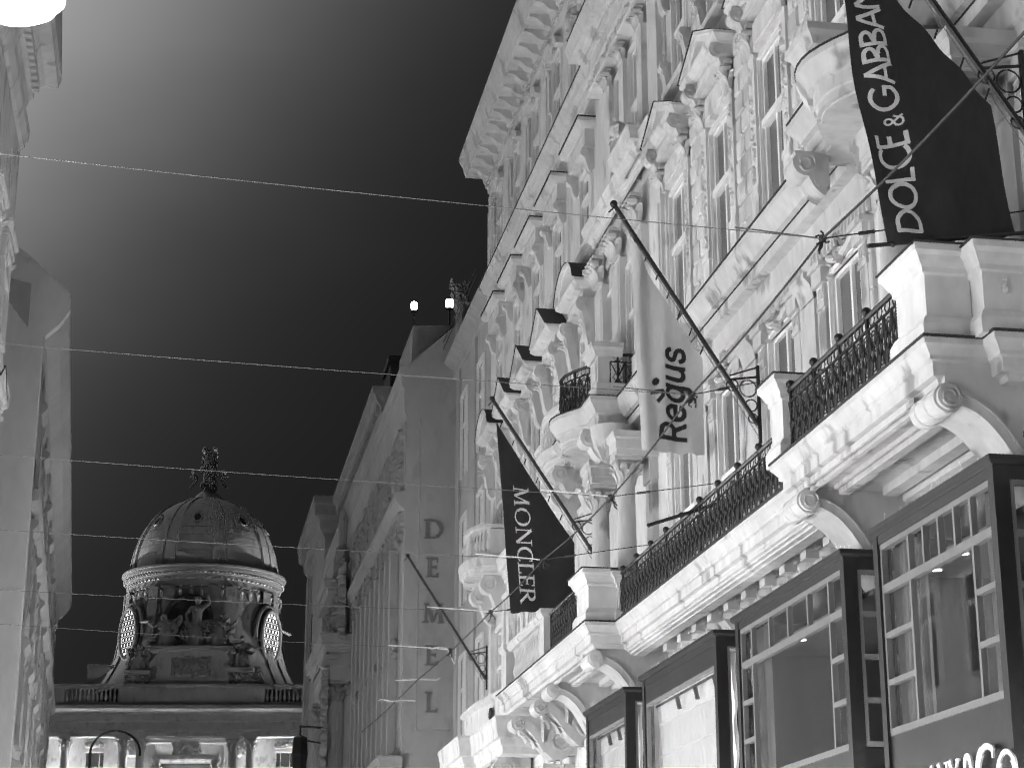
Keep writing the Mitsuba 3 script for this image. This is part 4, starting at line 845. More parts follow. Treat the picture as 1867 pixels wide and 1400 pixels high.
# ================================================================== figures (statues)
import manifold3d as m3
def body(joints, bones):
    """one continuous figure: hulls of spheres at the joints, joined and smoothed"""
    out = None
    for a, b in bones:
        pts = []
        for j in (a, b):
            c, r = np.array(joints[j][:3]), joints[j][3]; pts.append(ICO[1].vertices * r + c)
        hh = m3.Manifold.hull_points(np.vstack(pts)); out = hh if out is None else out + hh
    out = out.refine_to_length(.09); mm = out.to_mesh(); t = trimesh.Trimesh(mm.vert_properties[:, :3], mm.tri_verts, process=True)
    trimesh.smoothing.filter_taubin(t, iterations=6); return t
BONES = [('head', 'head'), ('neck', 'head'), ('neck', 'chest'), ('chest', 'hip'), ('chest', 'sl'), ('chest', 'sr'), ('sl', 'el'), ('el', 'hl'), ('sr', 'er'), ('er', 'hr'), ('hip', 'kl'), ('kl', 'fl'), ('hip', 'kr'), ('kr', 'fr'), ('fl', 'tl'), ('fr', 'tr')]
def pose(kind, h=1.0):
    J = dict(head=(0, 0, 1.66, .12), neck=(0, 0, 1.48, .065), chest=(0, 0, 1.28, .17), hip=(0, 0, .95, .16), sl=(-.21, 0, 1.38, .075), sr=(.21, 0, 1.38, .075), el=(-.30, .05, 1.10, .055), er=(.30, .05, 1.10, .055),
             hl=(-.27, .2, .88, .05), hr=(.27, .2, .88, .05), kl=(-.12, .06, .52, .085), kr=(.12, .06, .52, .085), fl=(-.13, 0, .08, .055), fr=(.13, 0, .08, .055), tl=(-.14, .14, .04, .045), tr=(.14, .14, .04, .045))
    if kind == 'club': J.update(er=(.42, .05, 1.5, .06), hr=(.36, .1, 1.8, .055), el=(-.36, .1, 1.15, .055), kl=(-.22, .14, .55, .09), fl=(-.3, .05, .08, .06), tl=(-.34, .18, .04, .045))
    if kind == 'kneel': J.update(head=(.1, .1, 1.12, .12), neck=(.06, .06, .96, .065), chest=(.02, .02, .80, .17), hip=(-.02, 0, .50, .17), sl=(-.2, 0, .9, .075), sr=(.23, .05, .88, .075), el=(-.38, .1, .68, .055), hl=(-.3, .3, .55, .05), er=(.44, .12, .76, .055), hr=(.6, .2, .92, .05), kl=(-.32, .3, .34, .09), fl=(-.36, .05, .08, .06), tl=(-.38, .2, .05, .05), kr=(.26, .28, .12, .09), fr=(.36, -.15, .08, .06), tr=(.4, -.25, .06, .05))
    if kind == 'sit': J.update(head=(0, .02, 1.22, .12), neck=(0, 0, 1.06, .065), chest=(0, 0, .88, .18), hip=(0, 0, .52, .18), sl=(-.22, 0, .98, .075), sr=(.22, 0, .98, .075), el=(-.4, .05, .76, .055), hl=(-.5, .2, .6, .05), er=(.46, .06, .84, .055), hr=(.72, .12, .86, .055), kl=(-.18, .42, .50, .09), fl=(-.2, .40, .08, .06), tl=(-.2, .54, .05, .05), kr=(.24, .42, .46, .09), fr=(.32, .36, .06, .06), tr=(.34, .5, .04, .05))
    return {k: tuple(np.array(v[:3]) * h) + (v[3] * h,) for k, v in J.items()}
def statue(kind, s, o, z, h, label, cat='statue', turn=0.0, mat='m_statue', drape=True):
    t = body(pose(kind, h / 1.78), BONES); c, sn = math.cos(turn), math.sin(turn); v = t.vertices.copy(); v[:, 0], v[:, 1] = v[:, 0] * c - v[:, 1] * sn, v[:, 0] * sn + v[:, 1] * c
    k = put('statue', MB().add(v + [s, o, z], t.faces), mat, None, label, cat, 'statues below the dome', smooth=True)
    if drape: put('drapery', MB().foliage(s - .25 * h, s + .25 * h, z + .05, z + .55 * h, o + .05, 26, .22 * h, rnd, .12 * h).rev(s, o, [(.02, z), (.24 * h, z + .02), (.2 * h, z + .1 * h), (.1 * h, z + .45 * h)], 10), mat, k, smooth=40)
    put('plinth', MB().box(s - .3 * h, s + .3 * h, o - .25 * h, o + .3 * h, z - .25, z + .02), 'm_gate', k)
    return k

# ================================================================== the domed gatehouse closing the view
FH = np.array([math.sin(YAW), math.cos(YAW), 0.0])
FRAME = frame(tuple(FH * 150.0), tuple(RIGHT), tuple(-FH)); GF = FRAME
G = thing('gatehouse', 'palace gatehouse with dark green dome and floodlit column front at the end of the street', 'building')
GC = -25.3
WINS = [GC - 20.5, GC - 14.3, GC - 7.25, GC + 7.6, GC + 14.6]
put('front_wall', MB().poly_o(sbox(-62, 0, 12, 19.8).difference(unary_union([sbox(c - .78, 13.2, c + .78, 18.75) for c in WINS] + [sbox(GC - 2.4, 9, GC + 2.4, 17.9)])), -1.7, -1.25), 'm_plaster', G)
put('back_wall', MB().box(-62, 12, -3.2, -3.0, 0, 19), 'm_interior', G)
put('entablature', MB().box(-62, 12, -3, -.1, 19.8, 22.0).sweep([(-62, 0), (12, 0)], [(-.3, 22.15), (.95, 22.1), (.95, 21.85), (.8, 21.75), (.45, 21.6), (.3, 21.45), (.3, 21.0), (0, 20.9), (0, 20.35), (.06, 20.3), (.06, 20.15), (.0, 20.1), (0, 19.8), (-1.3, 19.8)]), 'm_gate', G)
par = put('parapet', MB().box(-62, GC - 9.6, -.6, .1, 22.15, 23.75).box(GC - 5.4, GC + 6.0, -.6, .1, 22.15, 23.75).box(GC - 9.7, GC - 5.3, -.5, .05, 22.15, 22.45).box(GC + 5.9, 12, -.5, .05, 22.15, 22.45).sweep([(-62, .1), (12, .1)], [(-.75, 23.85), (.1, 23.85), (.1, 23.65), (0, 23.55), (-.75, 23.55)]), 'm_gate', G)
for a, n in ((GC - 9.45, 13), (GC + 6.2, 22)):
    for j in range(n): m = MB(); baluster(m, a + .335 * j, -.22, 22.45, 23.6, .13); put('baluster', m, 'm_gate', par, smooth=True)
for s in (GC - 14, GC - 9.4, GC - 4.95, GC - 3.55, GC + 3.6, GC + 5.0, GC + 9.7, GC + 11.2):
    r = .36; k = put('column', MB().rev(s, -.45, [(0, 10), (r, 10), (r * .88, 18.7), (0, 18.7)], 18), 'm_gate', G, smooth=30)
    put('capital', column_capital(MB(), s, -.45, 19.8, .36, 1.1), 'm_gate', k)
for s in (GC - 11.7, GC - 4.25, GC + 4.3, GC + 10.45):
    put('pilaster', MB().box(s - .33, s + .33, -1.25, -1.1, 10, 18.6).foliage(s - .3, s + .3, 18.4, 19.5, -1.05, 26, .4, rnd, .3), 'm_white', G)
for c in WINS:
    w = window(G, c, 13.2, 18.75, 1.5, 16.6, o=-1.45, casing=.3, proud=.09, base=-1.25, fmat='m_plaster', pane='m_roof', mull=False); 
    put('cartouche', MB().foliage(c - .8, c + .8, 19.05, 19.55, -1.12, 40, .35, rnd, .2), 'm_carved', G, kind='stuff')
    b = MB()
    for x in (-.37, .37): b.box(c + x - .03, c + x + .03, -1.44, -1.38, 13.2, 18.7)
    for z in (14.3, 15.4, 17.6): b.box(c - .75, c + .75, -1.44, -1.38, z - .03, z + .03)
    put('glazing_bar', b, 'm_gate', w)
gt = put('grand_window', MB().sweep([(GC - 2.9, -1.25), (GC - 2.9, -.9), (GC + 2.9, -.9), (GC + 2.9, -1.25)], cornice_prof(19.75, .5, .25)).box(GC - 2.9, GC - 2.5, -1.25, -.95, 9, 19.3).box(GC + 2.5, GC + 2.9, -1.25, -.95, 9, 19.3).sweep([(GC - 2.3, -1.25), (GC - 2.3, -.85), (GC + 2.3, -.85), (GC + 2.3, -1.25)], cornice_prof(18.5, .7, .3)), 'm_plaster', G)
put('cartouche', MB().ball(GC, -.75, 18.9, .4, 2, (1, .6, 1.1)).foliage(GC - 1.1, GC + 1.1, 18.3, 19.5, -.8, 90, .45, rnd, .3).foliage(GC - 2.6, GC - 2.0, 17.0, 18.2, -.8, 40, .4, rnd, .3).foliage(GC + 2.0, GC + 2.6, 17.0, 18.2, -.8, 40, .4, rnd, .3), 'm_carved', gt, kind='stuff')
for j in range(6): put('louvre', MB().box(GC - 2.0, GC + 2.0, -1.3, -1.12, 16.9 - .4 * j, 17.08 - .4 * j), 'm_plaster', gt)
for a, b in ((-13.4, -10.0), (-8.8, -5.5), (-4.5, -4.0), (-3.0, 3.0), (4.05, 4.55), (5.6, 9.1), (10.2, 10.7), (11.8, 16), (-20, -15)):
    put('floodlight', MB().add([(GC + a, -1.12, 16.3), (GC + b, -1.12, 16.3), (GC + b, -.96, 16.36), (GC + a, -.96, 16.36)], [[0, 1, 2, 3]]), 'm_white', G, emit=260.0, weight=1.0)
# attic pedestal
ap = put('attic_block', MB().poly_o(Polygon([(GC - 5.2, 23.85), (GC - 4.9, 25.0), (GC - 3.6, 25.1), (GC - 2.6, 26.4), (GC - 2.5, 26.6), (GC + 2.55, 26.6), (GC + 2.7, 26.4), (GC + 3.6, 25.1), (GC + 5.4, 25.0), (GC + 6.0, 23.85)]), -1.6, -.5).sweep([(GC - 2.5, -.5), (GC + 2.55, -.5)], cornice_prof(26.8, .4, .25, -1.1)), 'm_gate', G)
put('relief', MB().box(GC - 1.5, GC + 1.6, -.52, -.42, 24.6, 26.0).foliage(GC - 1.4, GC + 1.5, 24.6, 26.0, -.42, 70, .45, rnd, .12).foliage(GC - 5, GC - 2.8, 24.1, 25.2, -.5, 60, .5, rnd, .25).foliage(GC + 2.8, GC + 5.6, 24.1, 25.2, -.5, 60, .5, rnd, .25), 'm_statue', ap)
# drum and dome
DS, DO = -25.96, -9.4
dm = put('drum', MB().rev(DS, DO, [(8.7, 23.9), (8.0, 24.8), (7.2, 26.3), (6.65, 28.2), (6.4, 30.0), (6.25, 32.2), (6.0, 32.4), (6.0, 33.0)], 64), 'm_copper', G, smooth=30)
for k in range(8):
    a0 = (k + .5) * 45 + 90
    for da in (-6.5, 6.5):
        m = MB()
        for (r, z), (r2, z2) in zip([(8.3, 24.4), (7.6, 25.6), (7.0, 27), (6.75, 28.6), (6.5, 31)], [(7.6, 25.6), (7.0, 27), (6.75, 28.6), (6.5, 31), (6.45, 32.3)]):
            m.rev(DS, DO, [(r - .6, z), (r + .12, z), (r2 + .12, z2), (r2 - .6, z2)], 3, a0 + da - 4.2, a0 + da + 4.2)
        put('pilaster', m, 'm_copper', dm, smooth=20)
crn = put('dome_cornice', MB().rev(DS, DO, [(6.0, 34.1), (6.85, 34.05), (6.85, 33.9), (6.75, 33.85), (6.72, 33.6), (6.52, 33.55), (6.5, 33.3), (6.35, 33.25), (6.33, 33.0), (6.2, 32.9), (6.18, 32.4), (6.05, 32.3)], 72), 'm_gilt', G, smooth=25)
bd = MB()
for k in range(120): a = k * math.pi / 60; bd.ball(DS + 6.62 * math.cos(a), DO + 6.62 * math.sin(a), 33.4, .10, 0)
for k in range(84): a = k * math.pi / 42; bd.ball(DS + 6.33 * math.cos(a), DO + 6.33 * math.sin(a), 32.95, .12, 0)
put('bead_moulding', bd, 'm_gilt', crn, kind='stuff')
fs = MB()
for k in range(48):
    a = k * math.pi / 24; fs.ball(DS + 6.42 * math.cos(a), DO + 6.42 * math.sin(a), 32.3, .13, 1); fs.leaf((DS + 6.4 * math.cos(a), DO + 6.4 * math.sin(a), 31.3), math.cos(a), math.sin(a), .75, .3, .2)
put('festoon', fs, 'm_gilt', crn, kind='stuff')
DP = [(6.12, 34.0), (6.1, 34.6), (6.0, 35.3), (5.8, 36.2), (5.5, 37.1), (5.1, 37.95), (4.55, 38.8), (3.85, 39.55), (3.0, 40.15), (2.1, 40.6), (1.1, 40.9), (0, 41.0)]
dk = put('dome', MB().rev(DS, DO, DP, 72), 'm_dome', G, smooth=35)
for k in range(8):
    a0 = (k + .5) * 45 + 90
    for da, dw in ((-5.4, 2.6), (5.4, 2.6)):
        m = MB().rev(DS, DO, [(r + (.16 if 0 < i < 11 else 0), z + .05) for i, (r, z) in enumerate(DP[:-1])], 3, a0 + da - dw, a0 + da + dw)
        for e in (-dw, dw): m.rev(DS, DO, [(r + .16, z + .05) for r, z in DP[:-1]] , 1, a0 + da + e - .01, a0 + da + e + .01)
        for e in (-dw, dw):
            A = math.radians(a0 + da + e); v = []
            for r, z in DP[:-1]: v += [(DS + r * math.cos(A), DO + r * math.sin(A), z), (DS + (r + .16) * math.cos(A), DO + (r + .16) * math.sin(A), z + .05)]
            m.add(v, [[2 * i, 2 * i + 1, 2 * i + 3, 2 * i + 2] for i in range(len(DP) - 2)])
        put('rib', m, 'm_dome', dk)
    put('ornament_strip', MB().rev(DS, DO, [(r + .07, z + .03) for r, z in DP[1:-1]], 3, a0 - 2.2, a0 + 2.2), 'm_dome', dk)
    A = math.radians(k * 45 + 90); er = np.array([math.cos(A), math.sin(A), 0]); et = np.array([-math.sin(A), math.cos(A), 0]); nn = er * .80 + np.array([0, 0, .60]); up2 = np.array([0, 0, .80]) - er * .60
    c0 = np.array([DS, DO, 0]) + er * 4.92 + np.array([0, 0, 38.25]); tt = np.linspace(0, 2 * math.pi, 17)
    ring = [c0 + et * .36 * math.cos(t) + up2 * .50 * math.sin(t) + nn * .05 for t in tt]
    oc = put('oculus', MB().tube(ring, .09, 6).ball(*(c0 + up2 * .6 + nn * .1), .16, 1), 'm_gilt', dk, smooth=40)
    put('opening', MB().add([c0 + nn * .06] + ring[:-1], [[0, i + 1, (i + 1) % 16 + 1] for i in range(16)]), 'm_roof', oc)
    for z in (35.3, 36.0, 36.7, 37.4):
        r = np.interp(z, [p[1] for p in DP], [p[0] for p in DP]) + .012
        put('seam', MB().rev(DS, DO, [(r, z), (r, z + .03)], 4, k * 45 + 90 - 13, k * 45 + 90 + 13), 'm_roof', dk)
# lit oval windows in the drum, with lattice
for nm, ang in (('left', 138), ('right', 28)):
    A = math.radians(ang); er = np.array([math.cos(A), math.sin(A), 0]); et = np.array([-math.sin(A), math.cos(A), 0]); c0 = np.array([DS, DO, 28.6]) + er * 7.05; ez = np.array([0, 0, 1.0]); tt = np.linspace(0, 2 * math.pi, 33)
    wx, wz = 1.15, 1.95
    ring = [c0 + et * (wx + .14) * math.cos(t) + ez * (wz + .14) * math.sin(t) for t in tt]
    ok = put('oval_window', MB().tube(ring, .16, 8).tube([c0 + et * (wx + .55) * math.cos(t) + ez * (wz + .5) * math.sin(t) - er * .35 for t in np.linspace(-.1, math.pi + .1, 20)], .2, 8), 'm_copper', dm, smooth=40)
    if nm != 'front':
        put('lit_glass', MB().add([c0 - er * .05] + [p - er * .05 for p in ring[:-1]], [[0, i + 1, (i + 1) % 32 + 1] for i in range(32)]), 'm_white', ok, emit=.42)
        lt = MB()
        for row in range(9):
            for col in range(-2, 3):
                x = (col + .5 * (row % 2)) * .46; z = -1.75 + row * .44
                if (x / wx) ** 2 + (z / wz) ** 2 < .95: lt.tube([c0 + et * (x + .20 * math.cos(t)) + ez * (z + .20 * math.sin(t)) for t in np.linspace(0, 2 * math.pi, 9)], .046, 4)
        put('lattice', lt, 'm_iron', ok)
    put('wing', MB().tube([c0 + et * x + ez * (1.0 - .12 * abs(x)) - er * .2 for x in np.linspace(-3, 3, 9) if abs(x) > 1.2][:3], .12, 6), 'm_copper', ok)
nt = MB(); A = np.linspace(0, math.pi, 13)
nt.tube([(DS + 1.9 * math.cos(a), DO + 6.9, 29.4 + 1.9 * math.sin(a)) for a in A], .22, 8)
put('niche', nt.add([(DS, DO + 6.72, 29.4)] + [(DS + 1.8 * math.cos(a), DO + 6.72, 29.4 + 1.8 * math.sin(a)) for a in A] + [(DS - 1.8, DO + 6.9, 26.7), (DS + 1.8, DO + 6.9, 26.7)], [[0, i + 1, i + 2] for i in range(12)] + [[0, 13, 14], [0, 14, 15], [0, 15, 1]]), 'm_roof', dm)
# crowning ornament
k = put('finial', MB().rev(DS, DO, [(1.5, 40.7), (1.0, 41.3), (.5, 41.7), (.42, 42.2), (.55, 42.8), (.5, 43.6), (.55, 44.4), (.4, 45.0), (0, 45.3)], 16), 'm_gilt', None, 'gilded crowning ornament of eagles and leaves on top of the dome', 'finial', smooth=40)
eg = MB()
for _ in range(34):
    t = rnd.random(); a = rnd.uniform(0, 6.28); w_ = .34 + .34 * math.sin(2.4 * t + .5)
    eg.ball(DS + w_ * math.cos(a), DO + w_ * math.sin(a), 42.0 + 3.5 * t, rnd.uniform(.13, .27), 1, (1, 1, rnd.uniform(.9, 1.7)))
put('eagle', eg, 'm_gilt', k, kind='stuff', smooth=True)
for e in (-1, 1): put('putto', MB().ball(DS + e * 1.3, DO + .3, 43.3, .22, 1).ball(DS + e * 1.15, DO + .3, 42.8, .3, 1, (.8, .8, 1.3)).tube([(DS + e * 1.2, DO + .3, 43.0), (DS + e * 1.7, DO + .3, 42.9)], .09, 6).tube([(DS + e * 1.1, DO + .3, 42.5), (DS + e * 1.6, DO + .2, 41.9)], .12, 6), 'm_gilt', k, smooth=True)
statue('club', GC + .3, .0 - .9, 26.8, 4.2, 'dark statue of a man with raised arm standing in front of the drum', turn=.2)
statue('kneel', GC + 2.1, -.9, 26.8, 4.0, 'dark crouching statue to the right of the standing central statue')
statue('kneel', GC - 2.1, -.9, 26.8, 4.0, 'dark crouching statue to the left of the standing central statue', turn=math.pi * .9)
statue('sit', GC + 4.0, -.7, 25.1, 3.6, 'dark seated statue with outstretched arm at the right end of the attic block', turn=-.15)
statue('kneel', GC - 4.1, -.7, 24.9, 3.2, 'dark crouching statue at the left end of the attic block', turn=.6)
for i, (s, z, o, L_) in enumerate(((DS - 15.0, 24.3, -7.0, 7600), (DS + 15.0, 24.3, -7.0, 6400), (DS - 11.0, 24.1, -1.0, 800), (DS + 11.0, 24.1, -1.0, 600))):
    k = put('roof_floodlight', MB().box(s - .2, s + .2, o - .15, o + .15, z - .3, z - .02), 'm_iron', None, ['roof floodlight behind the parapet at the far left foot of the dome', 'roof floodlight behind the parapet at the far right foot of the dome', 'roof floodlight behind the attic block on its left', 'roof floodlight behind the attic block on its right'][i], 'floodlight', 'roof floodlights of the gatehouse')
    put('lens', MB().add([(s - .17, o - .12, z), (s + .17, o - .12, z), (s + .17, o + .12, z), (s - .17, o + .12, z)], [[0, 1, 2, 3]]), 'm_white', k, emit=float(L_), weight=8.0)
put('sail', MB().add([(GC - 8.2, -1.2, 23.9), (GC - 5.9, -1.2, 25.5), (GC - 8.2, -1.2, 25.6), (GC - 8.2, -1.0, 23.9), (GC - 5.9, -1.0, 25.5), (GC - 8.2, -1.0, 25.6)], [[0, 1, 2], [3, 4, 5]]), 'm_gate', G)
put('roof', MB().box(-62, 12, -20, -1.0, 21.9, 22.1), 'm_roof', G)
FRAME = WORLD
p = on_y(210, 1372, 95.0); A = np.linspace(-.1, math.pi + .1, 22)
put('lamp_post', MB().tube([(p[0] + 1.17 * math.cos(a), 95, p[2] + 1.05 * math.sin(a)) for a in A], .05, 8).tube([(p[0] - 1.17, 95, 0), (p[0] - 1.17, 95, p[2])], .06, 8), 'm_iron', None, 'slender lamp post with a round hooped arm in front of the floodlit gatehouse', 'lamp post', smooth=30)

# ================================================================== flags on poles
def plane_pt(u, v, Y, slope=0.0, X0=8.3):
    """ray against the upright plane y = Y + slope * (X0 - x)"""
    d = ray(u, v); t = (Y + slope * X0 - CAM[1] - slope * (0 - 0)) / (d[1] + slope * d[0]); return CAM + d * t
GROUP_P = 'flag poles leaning out from the facade'
def flagpole(root, tip, label, bracket=True):
    root, tip = np.array(root), np.array(tip); d = tip - root; d /= np.linalg.norm(d)
    k = thing('flagpole', label, 'flagpole', GROUP_P)
    put('pole', MB().tube([root, tip], .034, 8), 'm_iron', k, smooth=40)
    put('ball', MB().ball(*(tip + d * .03), .06, 1).tube([tip - [0, 0, .02], tip - [0.1, 0, .12]], .012, 4), 'm_iron', k)
    Y = root[1]; a = root + d * .1; off = np.array([0, .02, -.10])
    put('halyard', MB().tube([root + off * .6, tip + off * .5], .008, 4).tube([root + off * 1.6, tip + off * .6], .006, 4), 'm_wire', k)
    zr = root[2]; w = WALL_X - .16; b = MB().box(w - .02, w + .02, Y - .03, Y + .03, zr - .28, zr + .92)
    arm = root + d * .78; b.tube([(w, Y, zr + .75), arm + [0, 0, .03]], .018, 5).tube([(w + .0, Y, zr + .90), (arm[0], Y, arm[2] + .09)], .013, 5)
    for zc, rr, xo in ((zr + .56, .13, .16), (zr + .30, .09, .12), (zr + .60, .09, .40), (zr + .10, .07, .10)):
        b.tube([(w - xo + rr * math.cos(t), Y, zc + rr * math.sin(t)) for t in np.linspace(0, 2 * math.pi, 14)], .011, 4)
    put('bracket', b, 'm_iron', k)
    return k
class Cloth:
    """a hanging cloth: four corners in one plane, its folds, and things printed on it"""
    def __init__(self, TL, TR, BR, BL, folds):
        self.c = [np.array(q, float) for q in (TL, TR, BR, BL)]; self.folds = folds
        n = np.cross(self.c[2] - self.c[3], self.c[0] - self.c[3]); n /= np.linalg.norm(n); self.n = n if n @ (CAM - self.c[0]) > 0 else -n
        self.e1 = self.c[2] - self.c[3]; self.e1 = self.e1 / np.linalg.norm(self.e1); self.e2 = np.cross(self.n, self.e1); self.e2 *= np.sign(self.e2[2])
    def ab(self, p): q = np.asarray(p) - self.c[3]; return q @ self.e1, q @ self.e2
    def disp(self, p):
        a, b = self.ab(p); return self.folds(a, b)
    def lift(self, p, k=0.0): return np.asarray(p) + self.n * (self.disp(p)[..., None] if np.ndim(p) > 1 else self.disp(p)) + self.n * k
    def mesh(self, nu=44, nv=90, sag=0.0):
        TL, TR, BR, BL = self.c; U, V = np.meshgrid(np.linspace(0, 1, nu), np.linspace(0, 1, nv), indexing='ij')
        top = TL + (TR - TL) * U[..., None]; bot = BL + (BR - BL) * U[..., None]
        p = top + (bot - top) * V[..., None]; p = p + np.array([0, 0, -sag]) * (np.sin(np.pi * U) * (1 - V))[..., None] + np.array([0, 0, -.012]) * (np.sin(U * 23) * V ** 8)[..., None]
        p = self.lift(p.reshape(-1, 3)); f = [[i * nv + j, (i + 1) * nv + j, (i + 1) * nv + j + 1, i * nv + j + 1] for i in range(nu - 1) for j in range(nv - 1)]
        return p, f
    def on(self, u, v): d = ray(u, v); return CAM + d * (((self.c[0] - CAM) @ self.n) / (d @ self.n))
    def print(self, name, polys, T0, T1, CAP, length, mat, parent, k=.005):
        """polys: (shape, capital height 1) laid from pixel T0 to T1, capitals reaching CAP"""
        o, ex, ey = self.on(*T0), self.on(*T1) - self.on(*T0), self.on(*CAP) - self.on(*T0); ex = ex / length
        for g in polys:
            for q in getattr(g, 'geoms', [g]):
                if q.area < 1e-4: continue
                v, f = trimesh.creation.triangulate_polygon(q, engine='earcut'); v, f = trimesh.remesh.subdivide_to_size(np.c_[v, np.zeros(len(v))], f, .12)
                w = self.lift(o + v[:, :1] * ex + v[:, 1:2] * ey, k); put(name, MB().add(w, f), mat, parent)
def flag(label, Y, slope, TL, TR, BR, BL, folds, mat, rod=None, sag=.06):
    pt = lambda q: plane_pt(*q, Y, slope)
    c = Cloth(pt(TL), pt(TR), pt(BR), pt(BL), folds); v, f = c.mesh(sag=sag)
    k = put('flag', MB().add(v, f), mat, None, label, 'flag', 'shop flags hanging from poles', smooth=True)
    TLp, TRp, BRp, BLp = c.c
    for q in np.linspace(.05, .97, 7):
        b = TLp + (TRp - TLp) * q; put('tie', MB().tube([b, b + [.05, .0, .13]], .012, 5), 'm_iron', k)
    if rod: a, b = pt(rod[0]), pt(rod[1]); put('rod', MB().tube([a + c.n * .02, b + c.n * .02], .022, 6).ball(*(a + (b - a) * .14 + c.n * .02), .035, 1), 'm_iron', k)
    return c, k
def folds_a(a, b): return .03 * np.sin(9 * a + 2.2 * b) * np.clip(1.6 - a, .2, 1) + .02 * np.sin(3.1 * a - 2.0 * b + 1) + .02 * np.sin(13 * a - 5 * b)
def folds_b(a, b): return .04 * np.sin(19 * a + 1.1 * b) * np.exp(-a * 2.6) + .03 * np.sin(8.5 * a - 1.3 * b + .6) + .03 * np.sin(2.3 * b + 3 * a)
def folds_c(a, b): return .015 * np.sin(8 * a - 2.6 * b) + .012 * np.sin(3 * a + 2 * b + 2)
Y1, Y2, Y3, Y4 = 16.85, 26.25, 37.7, 51.65
R2_, T2_ = on_x(1383, 775, 8.32), on_y(1121, 375, Y2)
OFF = T2_ - R2_
flagpole((8.32, Y2, R2_[2]), T2_, 'black flagpole carrying the light grey flag, bracketed to the facade')
T1_ = plane_pt(1690, -12, Y1); R1_ = plane_pt(1868, 238, Y1); dd = (T1_ - R1_) / np.linalg.norm(T1_ - R1_)
flagpole(R1_ + dd * ((R1_[0] - 8.32) / -dd[0]) * -1.0 if False else R1_ - dd * ((8.32 - R1_[0]) / -dd[0]), T1_ + dd * 1.1, 'black flagpole carrying the largest black flag, at the top right corner')
flagpole(on_x(1085, 1012, 8.32) , plane_pt(899, 729, on_x(1085, 1012, 8.32)[1]), 'black flagpole carrying the narrow black flag behind the columns')
flagpole(on_x(886, 1238, 8.32), plane_pt(744, 1014, on_x(886, 1238, 8.32)[1]), 'bare black flagpole without a flag in front of the lettered gable')

c, k = flag('large black flag with white sans capitals, cut by the top edge of the picture', Y1, -.10, (1504, -168), (1806, 193), (1852, 428), (1617, 447), folds_a, 'm_black_cloth', ((1580, 450), (1900, 423)))
ls, wd = letters('DOLCE', gap=-.02, serif=False, w=.145); g2, a2 = strokes('&', serif=False, w=.15)
ls2, wd2 = letters('GABBANA', gap=-.03, serif=False, w=.145)
polys = [g for _, g in ls] + [affinity.translate(affinity.scale(g2, .62, .62, origin=(0, 0)), wd + .16, 0)] + [affinity.translate(g, wd + .78, 0) for _, g in ls2]
Lx = wd + .78 + sum(strokes(ch, serif=False, w=.145)[1] - .03 for ch in 'GABBA')
c.print('letter', polys, (1685, 424), (1606, 14), (1633, 429), Lx, 'm_print_white', k)

c, k = flag('light grey flag with a dark bold word and a small round mark', Y2 + .05, -.02, (1149, 432), (1281, 653), (1284, 831), (1170, 821), folds_b, 'm_grey_cloth', None, .10)
tm = meshkit.text_mesh('Regus', 1.0, .01, bold=True)
def flat(tmesh):
    out = []
    for b in tmesh.split(only_watertight=False):
        sec = b.vertices[:, 2] < 1e-6; fs = b.faces[sec[b.faces].all(1)]
        out.append(unary_union([Polygon(b.vertices[t, :2]).buffer(1e-4) for t in fs]).simplify(.004))
    return out
pl = flat(tm); wd = max(g.bounds[2] for g in pl)
c.print('letter', pl, (1251, 812), (1249, 636), (1202, 806), wd, 'm_print_dark', k)
c.print('mark', [affinity.rotate(Point(.0, .0).buffer(.5, 16), 0)], (1195, 696), (1195, 689), (1182, 698), .5, 'm_print_dark', k)
c.print('mark', [LineString([(0, 0), (0, 1.0), (.12, 1.08), (.35, 1.05), (.75, .62)][::1]).buffer(.16, cap_style='flat')], (1185, 716), (1185, 741), (1206, 714), 1.0, 'm_print_dark', k)

Ym = on_x(1085, 1012, 8.32)[1]
c, k = flag('narrow black flag with pale serif capitals reading downwards, beside the columns', Ym + .05, .02, (905, 768), (1047, 990), (1049, 1108), (931, 1118), folds_c, 'm_black_cloth', None, .05)
ls, wd = letters('MONCLER', gap=.12, serif=True, w=.15, thin=.075)
c.print('letter', [g for _, g in ls], (935, 886), (949, 1099), (963, 888), wd, 'm_print_white', k)

# ================================================================== cables over the street
J = [on_z(u, v, 9.0) for u, v in ((1867, 60), (1500, 435), (1260, 720), (1115, 905), (990, 1020), (895, 1115), (760, 1240))]
J = [J[0] + (J[0] - J[1]) * 1.5] + J + [J[-1] + (J[-1] - J[-2]) * 1.2]
cab = MB()
pts = []
for a, b in zip(J[:-1], J[1:]):
    t = np.linspace(0, 1, 12, endpoint=False)[:, None]; pts.append(a + (b - a) * t + np.array([0, 0, -.05]) * np.sin(np.pi * t))
put('cable', cab.tube(np.vstack(pts), .014, 6), 'm_cable', None, 'thick black cable running along the street in front of the flags', 'cable')
LEFT = [((37, 283), (1365, 430)), ((15, 624), (920, 694)), ((10, 838), (600, 903)), ((0, 965), (600, 1004)), ((130, 1083), (560, 1109)), ((115, 1145), (560, 1175)), ]
RT = [(1867, 385), (1530, 668), (1400, 869), (1230, 986), (1060, 1095), None]
names = ['topmost', 'second', 'third', 'fourth', 'fifth', 'sixth']
